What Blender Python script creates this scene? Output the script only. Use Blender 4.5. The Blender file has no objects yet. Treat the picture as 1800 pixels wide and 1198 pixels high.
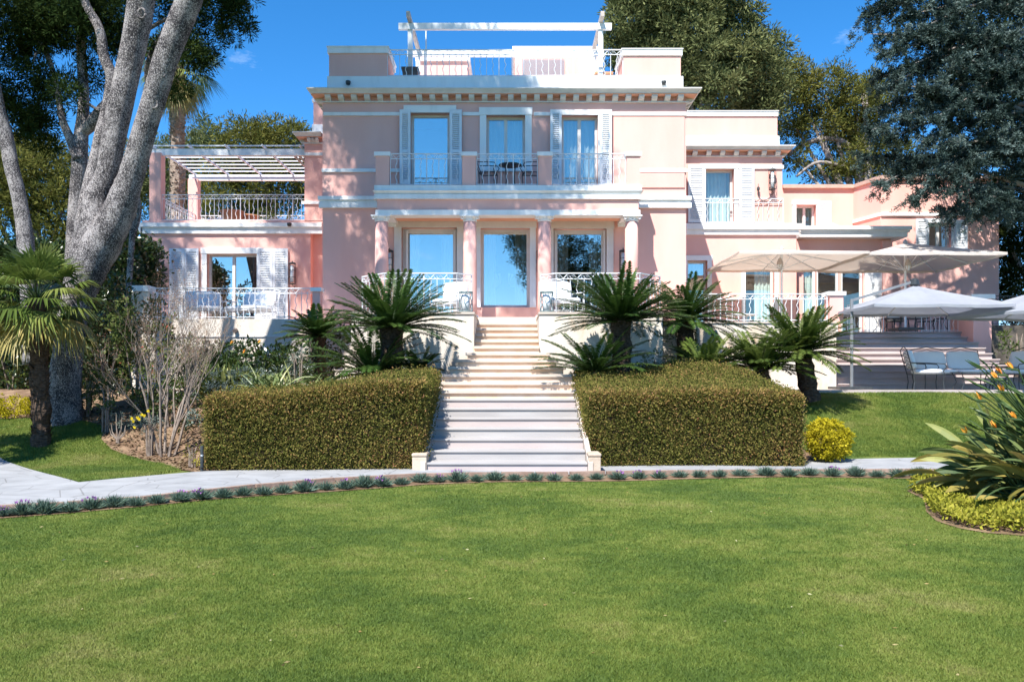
import bpy, bmesh, math, random
import numpy as np
from mathutils import Vector
random.seed(7); RNG = np.random.default_rng(7)
S = bpy.context.scene; COL = S.collection
# ---------------------------------------------------------------- camera, world, sun, exposure
F, YH, E = 1500.0, 665.0, 1.51          # focal length and horizon in photo pixels, eye height in metres
cam = bpy.data.objects.new("camera", bpy.data.cameras.new("camera")); COL.objects.link(cam); S.camera = cam
cam.location = (0, 0, E); cam.rotation_euler = (math.radians(90), 0, 0)
cam.data.sensor_width = 36; cam.data.lens = 36*F/1800; cam.data.shift_y = (YH-599)/1800
cam.data.clip_end = 3000; cam.data.clip_start = .05
SUN = Vector((.45, 1, -1.45)).normalized()          # direction the light travels
EL = math.asin(-SUN.z)
w = bpy.data.worlds.new("World"); S.world = w; w.use_nodes = True
nt = w.node_tree; bg = nt.nodes["Background"]
sky = nt.nodes.new("ShaderNodeTexSky"); sky.sky_type = 'NISHITA'; sky.sun_disc = False
sky.sun_elevation = EL; sky.sun_rotation = math.atan2(-SUN.x, -SUN.y); sky.altitude = 2500; sky.air_density = 1.0
sky.dust_density = .15; sky.ozone_density = 5.0
hs = nt.nodes.new("ShaderNodeHueSaturation"); hs.inputs['Saturation'].default_value = 1.26; hs.inputs['Hue'].default_value = .497
tc = nt.nodes.new("ShaderNodeTexCoord"); mp = nt.nodes.new("ShaderNodeMapping"); mp.inputs['Scale'].default_value = (2.2, 2.2, 6)
mp.inputs['Location'].default_value = (.35, .1, .4)
cn = nt.nodes.new("ShaderNodeTexNoise"); cn.inputs['Scale'].default_value = 2.6; cn.inputs['Detail'].default_value = 8; cn.inputs['Roughness'].default_value = .62
cr = nt.nodes.new("ShaderNodeValToRGB"); cr.color_ramp.elements[0].position = .63; cr.color_ramp.elements[1].position = .86
cr.color_ramp.elements[1].color = (.45, .45, .45, 1)
mx = nt.nodes.new("ShaderNodeMix"); mx.data_type = 'RGBA'; mx.inputs[7].default_value = (8, 8.5, 9, 1)
L = nt.links.new
L(sky.outputs[0], hs.inputs['Color']); L(tc.outputs['Generated'], mp.inputs[0]); L(mp.outputs[0], cn.inputs['Vector']); L(cn.outputs['Fac'], cr.inputs[0])
L(cr.outputs[0], mx.inputs[0]); L(hs.outputs[0], mx.inputs[6]); L(mx.outputs[2], bg.inputs[0])
bg.inputs[1].default_value = .126
sd = bpy.data.lights.new("sun", 'SUN'); sd.energy = 4.8; sd.angle = math.radians(.5); sd.color = (1, .96, .90)
so = bpy.data.objects.new("sun", sd); COL.objects.link(so); so.rotation_euler = SUN.to_track_quat('-Z', 'Y').to_euler(); so.location = (-10, -20, 40)
S.view_settings.view_transform = 'Standard'; S.view_settings.look = 'None'; S.view_settings.gamma = 1; S.view_settings.exposure = 1.05
S.render.resolution_x = 1024; S.render.resolution_y = 681
S.cycles.caustics_reflective = False; S.cycles.caustics_refractive = False;  S.cycles.max_bounces = 6; S.cycles.transparent_max_bounces = 12

# ---------------------------------------------------------------- helpers
def X(px, d): return (px-900)*d/F
def Z(py, d): return E+(YH-py)*d/F
def sm(t): t = max(0., min(1., t)); return t*t*(3-2*t)
def gz(x, d):
    t = (d-15.3)/5.0
    z = 1.22*max(0, min(1, t))
    if 0 < t < .16: z = 1.22*t*t/.32+0
    elif .16 <= t < 1: z = 1.22*((t-.08)/.92) if t < .9 else 1.22*((t-.08)/.92)
    z += .012*math.sin(x*1.3+d*.7)+.010*math.sin(x*.6-d*1.1)
    return z if d < 60 else 1.22
def G(px, py):
    lo, hi = 2., 20.3
    for _ in range(40):
        m = (lo+hi)/2
        y = YH+(E-gz(0, m))*F/m
        if y > py: lo = m
        else: hi = m
    return X(px, lo), lo, gz(X(px, lo), lo)

def node_mat(name): 
    m = bpy.data.materials.new(name); m.use_nodes = True; return m, m.node_tree, m.node_tree.nodes["Principled BSDF"]
def mat(name, c, rough=.7, c2=None, scale=2., bump=0., bscale=30., metal=0., c3=None, stretch=(1, 1, 1), lo=.35, hi=.65, spec=.5):
    m, t, p = node_mat(name)
    p.inputs['Roughness'].default_value = rough; p.inputs['Metallic'].default_value = metal
    p.inputs['Specular IOR Level'].default_value = spec
    p.inputs['Base Color'].default_value = (*c, 1)
    tc = t.nodes.new("ShaderNodeTexCoord"); mp = t.nodes.new("ShaderNodeMapping"); mp.inputs['Scale'].default_value = stretch
    t.links.new(tc.outputs['Object'], mp.inputs[0])
    if c2:
        n = t.nodes.new("ShaderNodeTexNoise"); n.inputs['Scale'].default_value = scale; n.inputs['Detail'].default_value = 6; n.inputs['Roughness'].default_value = .6
        r = t.nodes.new("ShaderNodeValToRGB"); r.color_ramp.elements[0].position = lo; r.color_ramp.elements[1].position = hi
        r.color_ramp.elements[0].color = (*c, 1); r.color_ramp.elements[1].color = (*c2, 1)
        if c3: e = r.color_ramp.elements.new((lo+hi)/2); e.color = (*c3, 1)
        t.links.new(mp.outputs[0], n.inputs['Vector']); t.links.new(n.outputs['Fac'], r.inputs[0]); t.links.new(r.outputs[0], p.inputs['Base Color'])
    if bump:
        b = t.nodes.new("ShaderNodeTexNoise"); b.inputs['Scale'].default_value = bscale; b.inputs['Detail'].default_value = 5
        bn = t.nodes.new("ShaderNodeBump"); bn.inputs['Strength'].default_value = bump; bn.inputs['Distance'].default_value = .02
        t.links.new(mp.outputs[0], b.inputs['Vector']); t.links.new(b.outputs['Fac'], bn.inputs['Height']); t.links.new(bn.outputs[0], p.inputs['Normal'])
    return m
def leaf_mat(name, cols, rough=.5, trans=.3, patch=1.5, spec=.4, big=.35):
    """cols: colours across a per-leaf random value, shifted by a noise in space"""
    m, t, p = node_mat(name)
    a = t.nodes.new("ShaderNodeAttribute"); a.attribute_name = "rnd"
    tc = t.nodes.new("ShaderNodeTexCoord"); n = t.nodes.new("ShaderNodeTexNoise"); n.inputs['Scale'].default_value = patch; n.inputs['Detail'].default_value = 3
    t.links.new(tc.outputs['Object'], n.inputs['Vector'])
    ma = t.nodes.new("ShaderNodeMath"); ma.operation = 'MULTIPLY_ADD'; ma.inputs[1].default_value = big*2; ma.inputs[2].default_value = -big
    ad = t.nodes.new("ShaderNodeMath"); ad.operation = 'ADD'
    t.links.new(n.outputs['Fac'], ma.inputs[0]); t.links.new(ma.outputs[0], ad.inputs[0]); t.links.new(a.outputs['Fac'], ad.inputs[1])
    r = t.nodes.new("ShaderNodeValToRGB"); el = r.color_ramp.elements
    for i, c in enumerate(cols):
        pos = i/(len(cols)-1)
        e = el[0] if i == 0 else (el[len(el)-1] if i == len(cols)-1 else el.new(pos))
        e.position = pos; e.color = (*c, 1)
    t.links.new(ad.outputs[0], r.inputs[0]); t.links.new(r.outputs[0], p.inputs['Base Color'])
    p.inputs['Roughness'].default_value = 1. if spec < .1 else rough; p.inputs['Specular IOR Level'].default_value = 0 if spec < .1 else spec
    tr = t.nodes.new("ShaderNodeBsdfTranslucent"); t.links.new(r.outputs[0], tr.inputs['Color'])
    ms = t.nodes.new("ShaderNodeMixShader"); ms.inputs[0].default_value = trans
    if spec < .1:
        t.nodes.remove(p); p = t.nodes.new("ShaderNodeBsdfDiffuse"); t.links.new(r.outputs[0], p.inputs['Color'])
    t.links.new(p.outputs[0], ms.inputs[1]); t.links.new(tr.outputs[0], ms.inputs[2])
    t.links.new(ms.outputs[0], t.nodes["Material Output"].inputs[0]); return m
def glass_mat(name, fac=.55, tint=(.95, .88, .80)):
    m, t, p = node_mat(name); t.nodes.remove(p)
    g = t.nodes.new("ShaderNodeBsdfGlossy"); g.inputs['Roughness'].default_value = 0; g.inputs['Color'].default_value = (*tint, 1)
    tr = t.nodes.new("ShaderNodeBsdfTransparent"); tr.inputs[0].default_value = (.9, .96, .95, 1)
    ms = t.nodes.new("ShaderNodeMixShader"); ms.inputs[0].default_value = fac
    n = t.nodes.new("ShaderNodeTexNoise"); n.inputs['Scale'].default_value = .8; tc = t.nodes.new("ShaderNodeTexCoord")
    b = t.nodes.new("ShaderNodeBump"); b.inputs['Strength'].default_value = .02; b.inputs['Distance'].default_value = .02
    t.links.new(tc.outputs['Object'], n.inputs['Vector']); t.links.new(n.outputs['Fac'], b.inputs['Height']); t.links.new(b.outputs[0], g.inputs['Normal'])
    t.links.new(tr.outputs[0], ms.inputs[1]); t.links.new(g.outputs[0], ms.inputs[2]); t.links.new(ms.outputs[0], t.nodes["Material Output"].inputs[0]); return m

M = dict(
 pink=mat("pink_render", (.76, .41, .345), .85, (.80, .475, .415), .9, .25, 60, lo=.25, hi=.75, spec=.2, stretch=(1.6, 1.6, .45)),
 ceil=mat("bounce_tinted_pink", (.72, .36, .24), .85, (.76, .40, .27), 1.2, .1, 60, spec=.2),  # orange bounce light put into the colour of soffits and porch ceiling
 white=mat("white_render", (.80, .80, .79), .7, (.64, .635, .62), 1.6, .15, 50, spec=.2, lo=.48, hi=.85, stretch=(2, 2, .5)),
 stonetrim=mat("cornice_paint", (.72, .70, .67), .7, (.62, .60, .57), 2.5, .2, 50, spec=.2),
 shutter=mat("shutter_paint", (.72, .74, .76), .5, (.66, .68, .71), 3, .05, 50),
 frame=mat("frame_paint", (.66, .63, .60), .45, (.60, .57, .54), 3),
 iron=mat("white_iron", (.78, .79, .80), .4, (.68, .69, .70), 8),
 dark=mat("dark_iron", (.025, .03, .035), .45, (.045, .05, .05), 9),
 green=mat("verdigris_iron", (.10, .16, .17), .5, (.16, .22, .22), 12),
 block=mat('worn_travertine', (.42, .33, .25), .8, (.52, .43, .34), 3, .3, 25, spec=.1),
 rriser=mat('stone_riser', (.46, .37, .35), .7, (.52, .43, .41), 2, .1, 30, spec=.1),
 trav=mat("travertine_wall", (.61, .55, .475), .7, (.57, .36, .20), 1.3, .3, 25, lo=.50, hi=.74, c3=(.59, .48, .37), stretch=(1.6, 1, .8), spec=.3),
 travd=mat("travertine_riser", (.72, .48, .32), .75, (.78, .62, .48), 2.5, .3, 30, spec=.2),
 tread=mat("travertine_tread", (.56, .485, .42), .6, (.50, .42, .35), 2, .1, 30, spec=.3),
 mgrey=mat("grey_marble", (.33, .31, .30), .6, (.40, .38, .365), 1.5, .05, 30, stretch=(.5, 1, 4), spec=.3),
 mpink=mat("pink_marble", (.41, .345, .325), .6, (.46, .395, .375), 1.5, .05, 30, stretch=(.7, 1, 3), spec=.3),
 cushion=mat("white_cushion", (.80, .80, .80), .9, (.74, .75, .76), 4, .3, 12, spec=.1),
 beige=mat("beige_canvas", (.82, .76, .70), .9, (.78, .72, .66), 2, .2, 8, spec=.1),
 bluec=mat("grey_canvas", (.56, .58, .62), .9, (.50, .52, .57), 2, .2, 8, spec=.1),
 wood=mat("weathered_wood", (.42, .36, .32), .7, (.52, .46, .42), 6),
 terra=mat("terracotta", (.50, .24, .13), .8, (.58, .32, .19), 5, .2, 40, spec=.2),
 potd=mat("dark_pot", (.09, .065, .06), .6, (.13, .10, .09), 6),
 curtain=mat("curtain", (.80, .82, .80), .9, (.68, .70, .68), 3, spec=.05),
 room=mat("room_wall", (.25, .20, .17), .9, (.30, .24, .2), 1),
 roof=mat("roof_gravel", (.40, .36, .33), .9, (.48, .44, .40), 6, .3, 60),
 coping=mat("coping", (.55, .38, .30), .8, (.45, .32, .26), 4),
 stonew=mat("shaded_stone", (.055, .047, .04), .9, (.13, .11, .09), 3, .8, 10, spec=.2),  # stone darkened: shade put into the colour
 bark=None, glass=glass_mat("window_glass", .44), glassm=glass_mat("window_glass_mid", .27), glassc=glass_mat("window_glass_clear", .13),
 paving=None, soil=mat("soil", (.13, .08, .05), .95, (.28, .19, .12), 3, .9, 18, c3=(.19, .125, .08), spec=.1),
 gmetal=mat('grey_metal', (.16, .17, .18), .45, (.20, .21, .22), 5),
 kerb=mat("kerb_stone", (.22, .15, .115), .9, (.33, .24, .19), 5, .5, 20, spec=.1),
 palmtrunk=mat("palm_bark", (.04, .028, .02), .9, (.13, .09, .065), 14, 1., 22, stretch=(1, 1, 3), spec=.1),
 wpalm=mat("fan_palm_bark", (.16, .12, .09), .9, (.42, .32, .25), 9, 1., 14, stretch=(1, 1, 2.5), spec=.1),
 twig=mat("pale_twig", (.17, .13, .105), .85, (.30, .245, .20), 8, spec=.1),
 limb=mat("grey_limb", (.22, .19, .17), .9, (.36, .32, .29), 6, .6, 20, spec=.1),
 lampglass=mat("lamp_glass", (.6, .65, .68), .1, (.7, .72, .72), 3),
 petal=mat("orange_petal", (.75, .25, .02), .5, (.85, .38, .05), 9),
)
def bark_mat():
    m, t, p = node_mat("pine_bark"); tc = t.nodes.new("ShaderNodeTexCoord"); mp = t.nodes.new("ShaderNodeMapping"); mp.inputs['Scale'].default_value = (1, 1, .62)
    v = t.nodes.new("ShaderNodeTexVoronoi"); v.inputs['Scale'].default_value = 34; v.feature = 'DISTANCE_TO_EDGE'
    n = t.nodes.new("ShaderNodeTexNoise"); n.inputs['Scale'].default_value = 34; n.inputs['Detail'].default_value = 8; n.inputs['Roughness'].default_value = .8
    r = t.nodes.new("ShaderNodeValToRGB"); e = r.color_ramp.elements; e[0].position = .44; e[0].color = (.03, .028, .03, 1); e[1].position = .66; e[1].color = (.40, .365, .35, 1)
    k = e.new(.55); k.color = (.135, .12, .118, 1)
    ml = t.nodes.new("ShaderNodeMath"); ml.operation = 'MULTIPLY_ADD'; ml.inputs[1].default_value = .5
    t.links.new(tc.outputs['Object'], mp.inputs[0]); t.links.new(mp.outputs[0], v.inputs['Vector']); t.links.new(mp.outputs[0], n.inputs['Vector'])
    nb = t.nodes.new('ShaderNodeTexNoise'); nb.inputs['Scale'].default_value = 2.6; nb.inputs['Detail'].default_value = 4; mb_ = t.nodes.new('ShaderNodeMath'); mb_.operation = 'MULTIPLY_ADD'; mb_.inputs[1].default_value = .42; mb_.inputs[2].default_value = -.21; ma_ = t.nodes.new('ShaderNodeMath'); ma_.operation = 'ADD'; t.links.new(tc.outputs['Object'], nb.inputs['Vector']); t.links.new(nb.outputs['Fac'], mb_.inputs[0]); t.links.new(mb_.outputs[0], ma_.inputs[1]); t.links.new(v.outputs['Distance'], ml.inputs[0]); t.links.new(n.outputs['Fac'], ml.inputs[2]); t.links.new(ml.outputs[0], ma_.inputs[0]); t.links.new(ma_.outputs[0], r.inputs[0]); t.links.new(r.outputs[0], p.inputs['Base Color'])
    b = t.nodes.new("ShaderNodeBump"); b.inputs['Strength'].default_value = .9; b.inputs['Distance'].default_value = .03
    t.links.new(ml.outputs[0], b.inputs['Height']); t.links.new(b.outputs[0], p.inputs['Normal']); p.inputs['Roughness'].default_value = .9; p.inputs['Specular IOR Level'].default_value = .1
    return m
M['bark'] = bark_mat()
def paving_mat():
    m, t, p = node_mat("stone_paving"); tc = t.nodes.new("ShaderNodeTexCoord")
    v = t.nodes.new("ShaderNodeTexVoronoi"); v.inputs['Scale'].default_value = 1.8; v.feature = 'DISTANCE_TO_EDGE'
    r = t.nodes.new("ShaderNodeValToRGB"); e = r.color_ramp.elements; e[0].position = .0; e[0].color = (.42, .39, .37, 1); e[1].position = .018; e[1].color = (1, 1, 1, 1)
    n = t.nodes.new("ShaderNodeTexNoise"); n.inputs['Scale'].default_value = 2.3; n.inputs['Detail'].default_value = 7
    r2 = t.nodes.new("ShaderNodeValToRGB"); e = r2.color_ramp.elements; e[0].position = .3; e[0].color = (.25, .255, .26, 1); e[1].position = .7; e[1].color = (.34, .345, .35, 1)
    mm = t.nodes.new("ShaderNodeMix"); mm.data_type = 'RGBA'; mm.blend_type = 'MULTIPLY'; mm.inputs[0].default_value = .75
    t.links.new(tc.outputs['Object'], v.inputs['Vector']); t.links.new(tc.outputs['Object'], n.inputs['Vector'])
    t.links.new(v.outputs['Distance'], r.inputs[0]); t.links.new(n.outputs['Fac'], r2.inputs[0]); t.links.new(r2.outputs[0], mm.inputs[6]); t.links.new(r.outputs[0], mm.inputs[7])
    t.links.new(mm.outputs[2], p.inputs['Base Color']); p.inputs['Roughness'].default_value = .8; p.inputs['Specular IOR Level'].default_value = .2; return m
M['paving'] = paving_mat()
def lawn_mat(name, blade):
    m, t, p = node_mat(name); tc = t.nodes.new("ShaderNodeTexCoord")
    n1 = t.nodes.new("ShaderNodeTexNoise"); n1.inputs['Scale'].default_value = .55; n1.inputs['Detail'].default_value = 5; n1.inputs['Roughness'].default_value = .6
    n2 = t.nodes.new("ShaderNodeTexNoise"); n2.inputs['Scale'].default_value = 3.5; n2.inputs['Detail'].default_value = 7; n2.inputs['Roughness'].default_value = .7
    ad = t.nodes.new("ShaderNodeMath"); ad.operation = 'ADD'
    r = t.nodes.new("ShaderNodeValToRGB"); e = r.color_ramp.elements
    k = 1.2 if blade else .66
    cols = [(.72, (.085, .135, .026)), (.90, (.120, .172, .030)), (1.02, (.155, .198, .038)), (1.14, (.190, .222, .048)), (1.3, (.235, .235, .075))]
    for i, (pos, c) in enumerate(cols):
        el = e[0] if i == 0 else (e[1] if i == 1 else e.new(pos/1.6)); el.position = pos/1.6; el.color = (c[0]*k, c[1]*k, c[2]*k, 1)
    dv = t.nodes.new("ShaderNodeMath"); dv.operation = 'MULTIPLY'; dv.inputs[1].default_value = 1/1.6
    t.links.new(tc.outputs['Object'], n1.inputs['Vector']); t.links.new(tc.outputs['Object'], n2.inputs['Vector'])
    am = t.nodes.new('ShaderNodeMath'); am.operation = 'MULTIPLY_ADD'; am.inputs[1].default_value = 1.75; am.inputs[2].default_value = -.37; t.links.new(n1.outputs['Fac'], am.inputs[0]); t.links.new(am.outputs[0], ad.inputs[0]); t.links.new(n2.outputs['Fac'], ad.inputs[1])
    last = ad
    if blade:
        a = t.nodes.new("ShaderNodeAttribute"); a.attribute_name = "rnd"; m1 = t.nodes.new("ShaderNodeMath"); m1.operation = 'MULTIPLY_ADD'; m1.inputs[1].default_value = .28
        a2 = t.nodes.new("ShaderNodeMath"); a2.operation = 'ADD'; a2.inputs[1].default_value = -.21
        t.links.new(a.outputs['Fac'], m1.inputs[0]); t.links.new(ad.outputs[0], a2.inputs[0]); t.links.new(a2.outputs[0], m1.inputs[2]); last = m1
    t.links.new(last.outputs[0], dv.inputs[0]); t.links.new(dv.outputs[0], r.inputs[0]); t.links.new(r.outputs[0], p.inputs['Base Color'])
    p.inputs['Roughness'].default_value = .6; p.inputs['Specular IOR Level'].default_value = .25
    if blade:
        tr = t.nodes.new("ShaderNodeBsdfTranslucent"); t.links.new(r.outputs[0], tr.inputs['Color']); ms = t.nodes.new("ShaderNodeMixShader"); ms.inputs[0].default_value = .35
        t.links.new(p.outputs[0], ms.inputs[1]); t.links.new(tr.outputs[0], ms.inputs[2]); t.links.new(ms.outputs[0], t.nodes["Material Output"].inputs[0])
    return m
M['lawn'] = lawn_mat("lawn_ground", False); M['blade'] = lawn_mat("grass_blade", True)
LM = dict(
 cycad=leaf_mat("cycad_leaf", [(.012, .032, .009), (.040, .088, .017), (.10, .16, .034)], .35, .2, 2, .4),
 cycady=leaf_mat("cycad_leaf_pale", [(.03, .06, .012), (.075, .12, .022), (.17, .21, .05)], .4, .25, 2, .4),  # lighter, yellower leaf colours for some of the cycads
 fan=leaf_mat("fan_leaf", [(.04, .07, .015), (.12, .17, .035), (.30, .32, .09)], .35, .3, 1),
 fany=leaf_mat("old_fan_leaf", [(.14, .14, .035), (.26, .23, .06), (.40, .32, .10)], .5, .3, 1),
 pine=leaf_mat("pine_needles", [(.010, .020, .007), (.026, .044, .013), (.06, .08, .025)], .8, .12, .5, .05),
 pinew=leaf_mat("aleppo_needles", [(.045, .060, .024), (.12, .14, .055), (.23, .24, .10)], .8, .2, .35, .05),
 stone=leaf_mat("stone_pine_needles", [(.035, .045, .012), (.11, .12, .03), (.24, .22, .06)], .8, .2, .4, .05),
 cedar=leaf_mat("cedar_needles", [(.014, .024, .020), (.05, .078, .068), (.20, .26, .24)], .75, .15, .8, .08),
 laurel=leaf_mat("laurel_leaf", [(.01, .022, .006), (.03, .055, .012), (.12, .15, .03)], .3, .2, 1.2, .5),
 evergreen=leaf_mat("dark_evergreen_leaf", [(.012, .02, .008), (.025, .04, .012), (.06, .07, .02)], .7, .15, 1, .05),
 hedge=leaf_mat("hedge_leaf", [(.055, .07, .017), (.14, .142, .034), (.235, .185, .058), (.36, .17, .085)], .75, .3, 1.1, .06, .42),
 hedger=leaf_mat("hedge_new_shoots", [(.18, .18, .045), (.33, .24, .075), (.50, .27, .14)], .7, .3, 2.2, .06, .3),
 yellow=leaf_mat("golden_leaf", [(.20, .18, .015), (.42, .36, .02), (.66, .55, .05)], .7, .3, 3, .06),
 gcover=leaf_mat("golden_cover_leaf", [(.14, .15, .02), (.32, .31, .04), (.52, .46, .09)], .7, .3, 3, .06),
 lav=leaf_mat("lavender_leaf", [(.05, .085, .055), (.10, .16, .115), (.17, .24, .19)], .7, .2, 3, .2),
 purple=leaf_mat("purple_flower", [(.32, .12, .38), (.45, .2, .5)], .7, .3, 3, .2),
 strel=leaf_mat("strelitzia_leaf", [(.06, .10, .04), (.19, .22, .07), (.34, .32, .11)], .5, .2, 2, .15),
 strely=leaf_mat("strelitzia_old_leaf", [(.14, .13, .03), (.30, .24, .06), (.34, .27, .12)], .6, .2, 2, .12),
 redbush=leaf_mat("photinia_leaf", [(.03, .055, .015), (.07, .10, .025), (.09, .13, .03), (.12, .15, .045), (.16, .17, .06), (.34, .06, .04)], .6, .25, 4, .1, .26),
 grey=leaf_mat("grey_leaf", [(.10, .13, .10), (.19, .23, .19), (.30, .33, .28)], .8, .2, 3, .1),
 shrub=leaf_mat("garden_shrub_leaf", [(.03, .055, .012), (.07, .11, .02), (.15, .18, .04)], .45, .25, 2, .4),
 iris=leaf_mat("striped_blade", [(.06, .11, .03), (.14, .19, .06), (.36, .36, .14)], .4, .25, 2, .4),
 bud=leaf_mat("reddish_bud", [(.22, .10, .06), (.34, .2, .12)], .7, .2, 3, .2),
 yflower=leaf_mat("yellow_flower", [(.75, .55, .02), (.85, .7, .03)], .6, .3, 3, .2),
)
def wloc(o):
    v = Vector((0, 0, 0))
    while o: v += o.location; o = o.parent
    return v
class MB:
    def __init__(s): s.v = []; s.f = []
    def add(s, vs, fs):
        n = len(s.v); s.v += [tuple(v) for v in vs]; s.f += [tuple(i+n for i in f) for f in fs]; return s
    def box(s, x0, x1, y0, y1, z0, z1):
        if x0 > x1: x0, x1 = x1, x0
        if y0 > y1: y0, y1 = y1, y0
        if z0 > z1: z0, z1 = z1, z0
        return s.add([(x0,y0,z0),(x1,y0,z0),(x1,y1,z0),(x0,y1,z0),(x0,y0,z1),(x1,y0,z1),(x1,y1,z1),(x0,y1,z1)],
                     [(0,3,2,1),(4,5,6,7),(0,1,5,4),(1,2,6,5),(2,3,7,6),(3,0,4,7)])
    def beam(s, a, b, w, h):
        a, b = Vector(a), Vector(b); d = (b-a).normalized(); up = Vector((0,0,1))
        if abs(d.z) > .95: up = Vector((0,1,0))
        u = d.cross(up).normalized()*w/2; v = u.cross(d).normalized()*h/2
        vs = [p+i*u+j*v for p in (a, b) for i, j in ((-1,-1),(1,-1),(1,1),(-1,1))]
        return s.add(vs, [(0,1,2,3),(7,6,5,4),(0,4,5,1),(1,5,6,2),(2,6,7,3),(3,7,4,0)])
    def tube(s, pts, rad, n=6, jit=0.):
        pts = [Vector(p) for p in pts]
        if not hasattr(rad, '__len__'): rad = [rad]*len(pts)
        vs = []; pu = None
        for i, p in enumerate(pts):
            d = (pts[min(i+1, len(pts)-1)]-pts[max(i-1, 0)]).normalized()
            if pu is None: pu = d.cross(Vector((0,1,0)) if abs(d.y) < .9 else Vector((1,0,0))).normalized()
            u = (pu-d*pu.dot(d)).normalized(); pu = u; v = d.cross(u)
            for k in range(n):
                a = 2*math.pi*k/n; r = rad[i]*(1+jit*math.sin(3*a+i*.9)*.6+random.uniform(-jit, jit)*.5)
                vs.append(p+u*(math.cos(a)*r)+v*(math.sin(a)*r))
        fs = [(i*n+k, i*n+(k+1) % n, (i+1)*n+(k+1) % n, (i+1)*n+k) for i in range(len(pts)-1) for k in range(n)]
        fs += [tuple(range(n))[::-1], tuple(range((len(pts)-1)*n, len(pts)*n))]
        return s.add(vs, fs)
    def lathe(s, cx, cy, prof, n=20):
        vs = [(cx+r*math.cos(2*math.pi*k/n), cy+r*math.sin(2*math.pi*k/n), z) for r, z in prof for k in range(n)]
        fs = [(i*n+k, i*n+(k+1) % n, (i+1)*n+(k+1) % n, (i+1)*n+k) for i in range(len(prof)-1) for k in range(n)]
        fs += [tuple(range(n))[::-1], tuple(range((len(prof)-1)*n, len(prof)*n))]
        return s.add(vs, fs)
    def prism_x(s, prof, x0, x1):
        n = len(prof)
        vs = [(x0, y, z) for y, z in prof]+[(x1, y, z) for y, z in prof]
        fs = [tuple(range(n)), tuple(range(n, 2*n))[::-1]]+[(i, i+n, (i+1) % n+n, (i+1) % n) for i in range(n)]
        return s.add(vs, fs)
    def build(s, name, m, parent=None, smooth=False, local=False, bevel=0):
        me = bpy.data.meshes.new(name); o = bpy.data.objects.new(name, me); COL.objects.link(o)
        off = Vector((0,0,0)) if local or parent is None else wloc(parent)
        if parent: o.parent = parent
        me.from_pydata([(v[0]-off.x, v[1]-off.y, v[2]-off.z) for v in s.v], [], s.f)
        if m: me.materials.append(M[m] if isinstance(m, str) else m)
        bm = bmesh.new(); bm.from_mesh(me); bmesh.ops.recalc_face_normals(bm, faces=bm.faces)
        bm.to_mesh(me); bm.free()
        if smooth:
            me.polygons.foreach_set('use_smooth', [True]*len(me.polygons))
        if bevel:
            b = o.modifiers.new('bevel', 'BEVEL'); b.width = bevel; b.segments = 2; b.limit_method = 'ANGLE'
        me.update(); return o
def leaves(name, V, R, m, parent=None, local=False):
    """V (N,k,3) polygons, R (N,) random value per polygon"""
    N, k, _ = V.shape
    me = bpy.data.meshes.new(name); o = bpy.data.objects.new(name, me); COL.objects.link(o)
    V = V.astype(np.float32)
    if parent:
        o.parent = parent
        if not local: V = V-np.array(wloc(parent), dtype=np.float32)
    me.vertices.add(N*k); me.vertices.foreach_set('co', V.reshape(-1))
    me.loops.add(N*k); me.loops.foreach_set('vertex_index', np.arange(N*k, dtype=np.int32))
    me.polygons.add(N); me.polygons.foreach_set('loop_start', np.arange(0, N*k, k, dtype=np.int32)); me.polygons.foreach_set('loop_total', np.full(N, k, dtype=np.int32))
    a = me.attributes.new('rnd', 'FLOAT', 'FACE'); a.data.foreach_set('value', R.astype(np.float32))
    me.materials.append(m if not isinstance(m, str) else LM[m]); me.update(); me.validate(); return o
def norm(a): return a/np.maximum(np.linalg.norm(a, axis=-1, keepdims=True), 1e-6)
def kites(P, D, L_, W, rng=RNG, bend=.0):
    """leaf quads from base P along D, length L_, width W"""
    N = len(P); r = norm(rng.normal(size=(N, 3))); s = norm(np.cross(D, r)); L_ = np.broadcast_to(L_, (N,))[:, None]; W = np.broadcast_to(W, (N,))[:, None]
    mid = P+D*L_*.5
    return np.stack([P, mid+s*W*.5, P+D*L_, mid-s*W*.5], 1)
def clumpy(lumps, nsub, nleaf, rsub, size, aspect=.3, seed=1, shell=.55, up=.3, flat=1.):
    """lumps -> sub-clumps near their surface -> outward pointing leaves"""
    rng = np.random.default_rng(seed); Vs = []; Rs = []
    for (cx, cy, cz, rx, ry, rz) in lumps:
        vol = max(.15, (rx*ry*rz)**(1/3)); n = max(4, int(nsub*vol**2))
        d = norm(rng.normal(size=(n, 3))); rr = (shell+(1-shell)*rng.random(n)**.6)*(1+rng.normal(size=n)*.07)
        C = np.array([cx, cy, cz])+d*rr[:, None]*np.array([rx, ry, rz])
        br = rng.normal(size=n)*.13
        rs = rsub*(.6+.8*rng.random(n))
        dd = norm(rng.normal(size=(n, nleaf, 3))+np.array([0, 0, up])+d[:, None, :]*.35)
        P = C[:, None, :]+dd*(rs[:, None, None]*(.25+.75*rng.random((n, nleaf, 1))))*np.array([1, 1, flat])
        L_ = size*(.6+.8*rng.random((n*nleaf)))
        D = norm(dd.reshape(-1, 3)+rng.normal(size=(n*nleaf, 3))*.35)
        Vs.append(kites(P.reshape(-1, 3), D, L_, L_*aspect, rng)); Rs.append((.5+np.repeat(br, nleaf)+rng.normal(size=n*nleaf)*.16))
    return np.concatenate(Vs), np.concatenate(Rs)
def thing(name, label, cat, loc=(0,0,0), rz=0, group=None):
    o = bpy.data.objects.new(name, None); COL.objects.link(o); o.location = loc; o.rotation_euler = (0, 0, rz); o.empty_display_size = .2
    return tag(o, label, cat, group)
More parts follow.
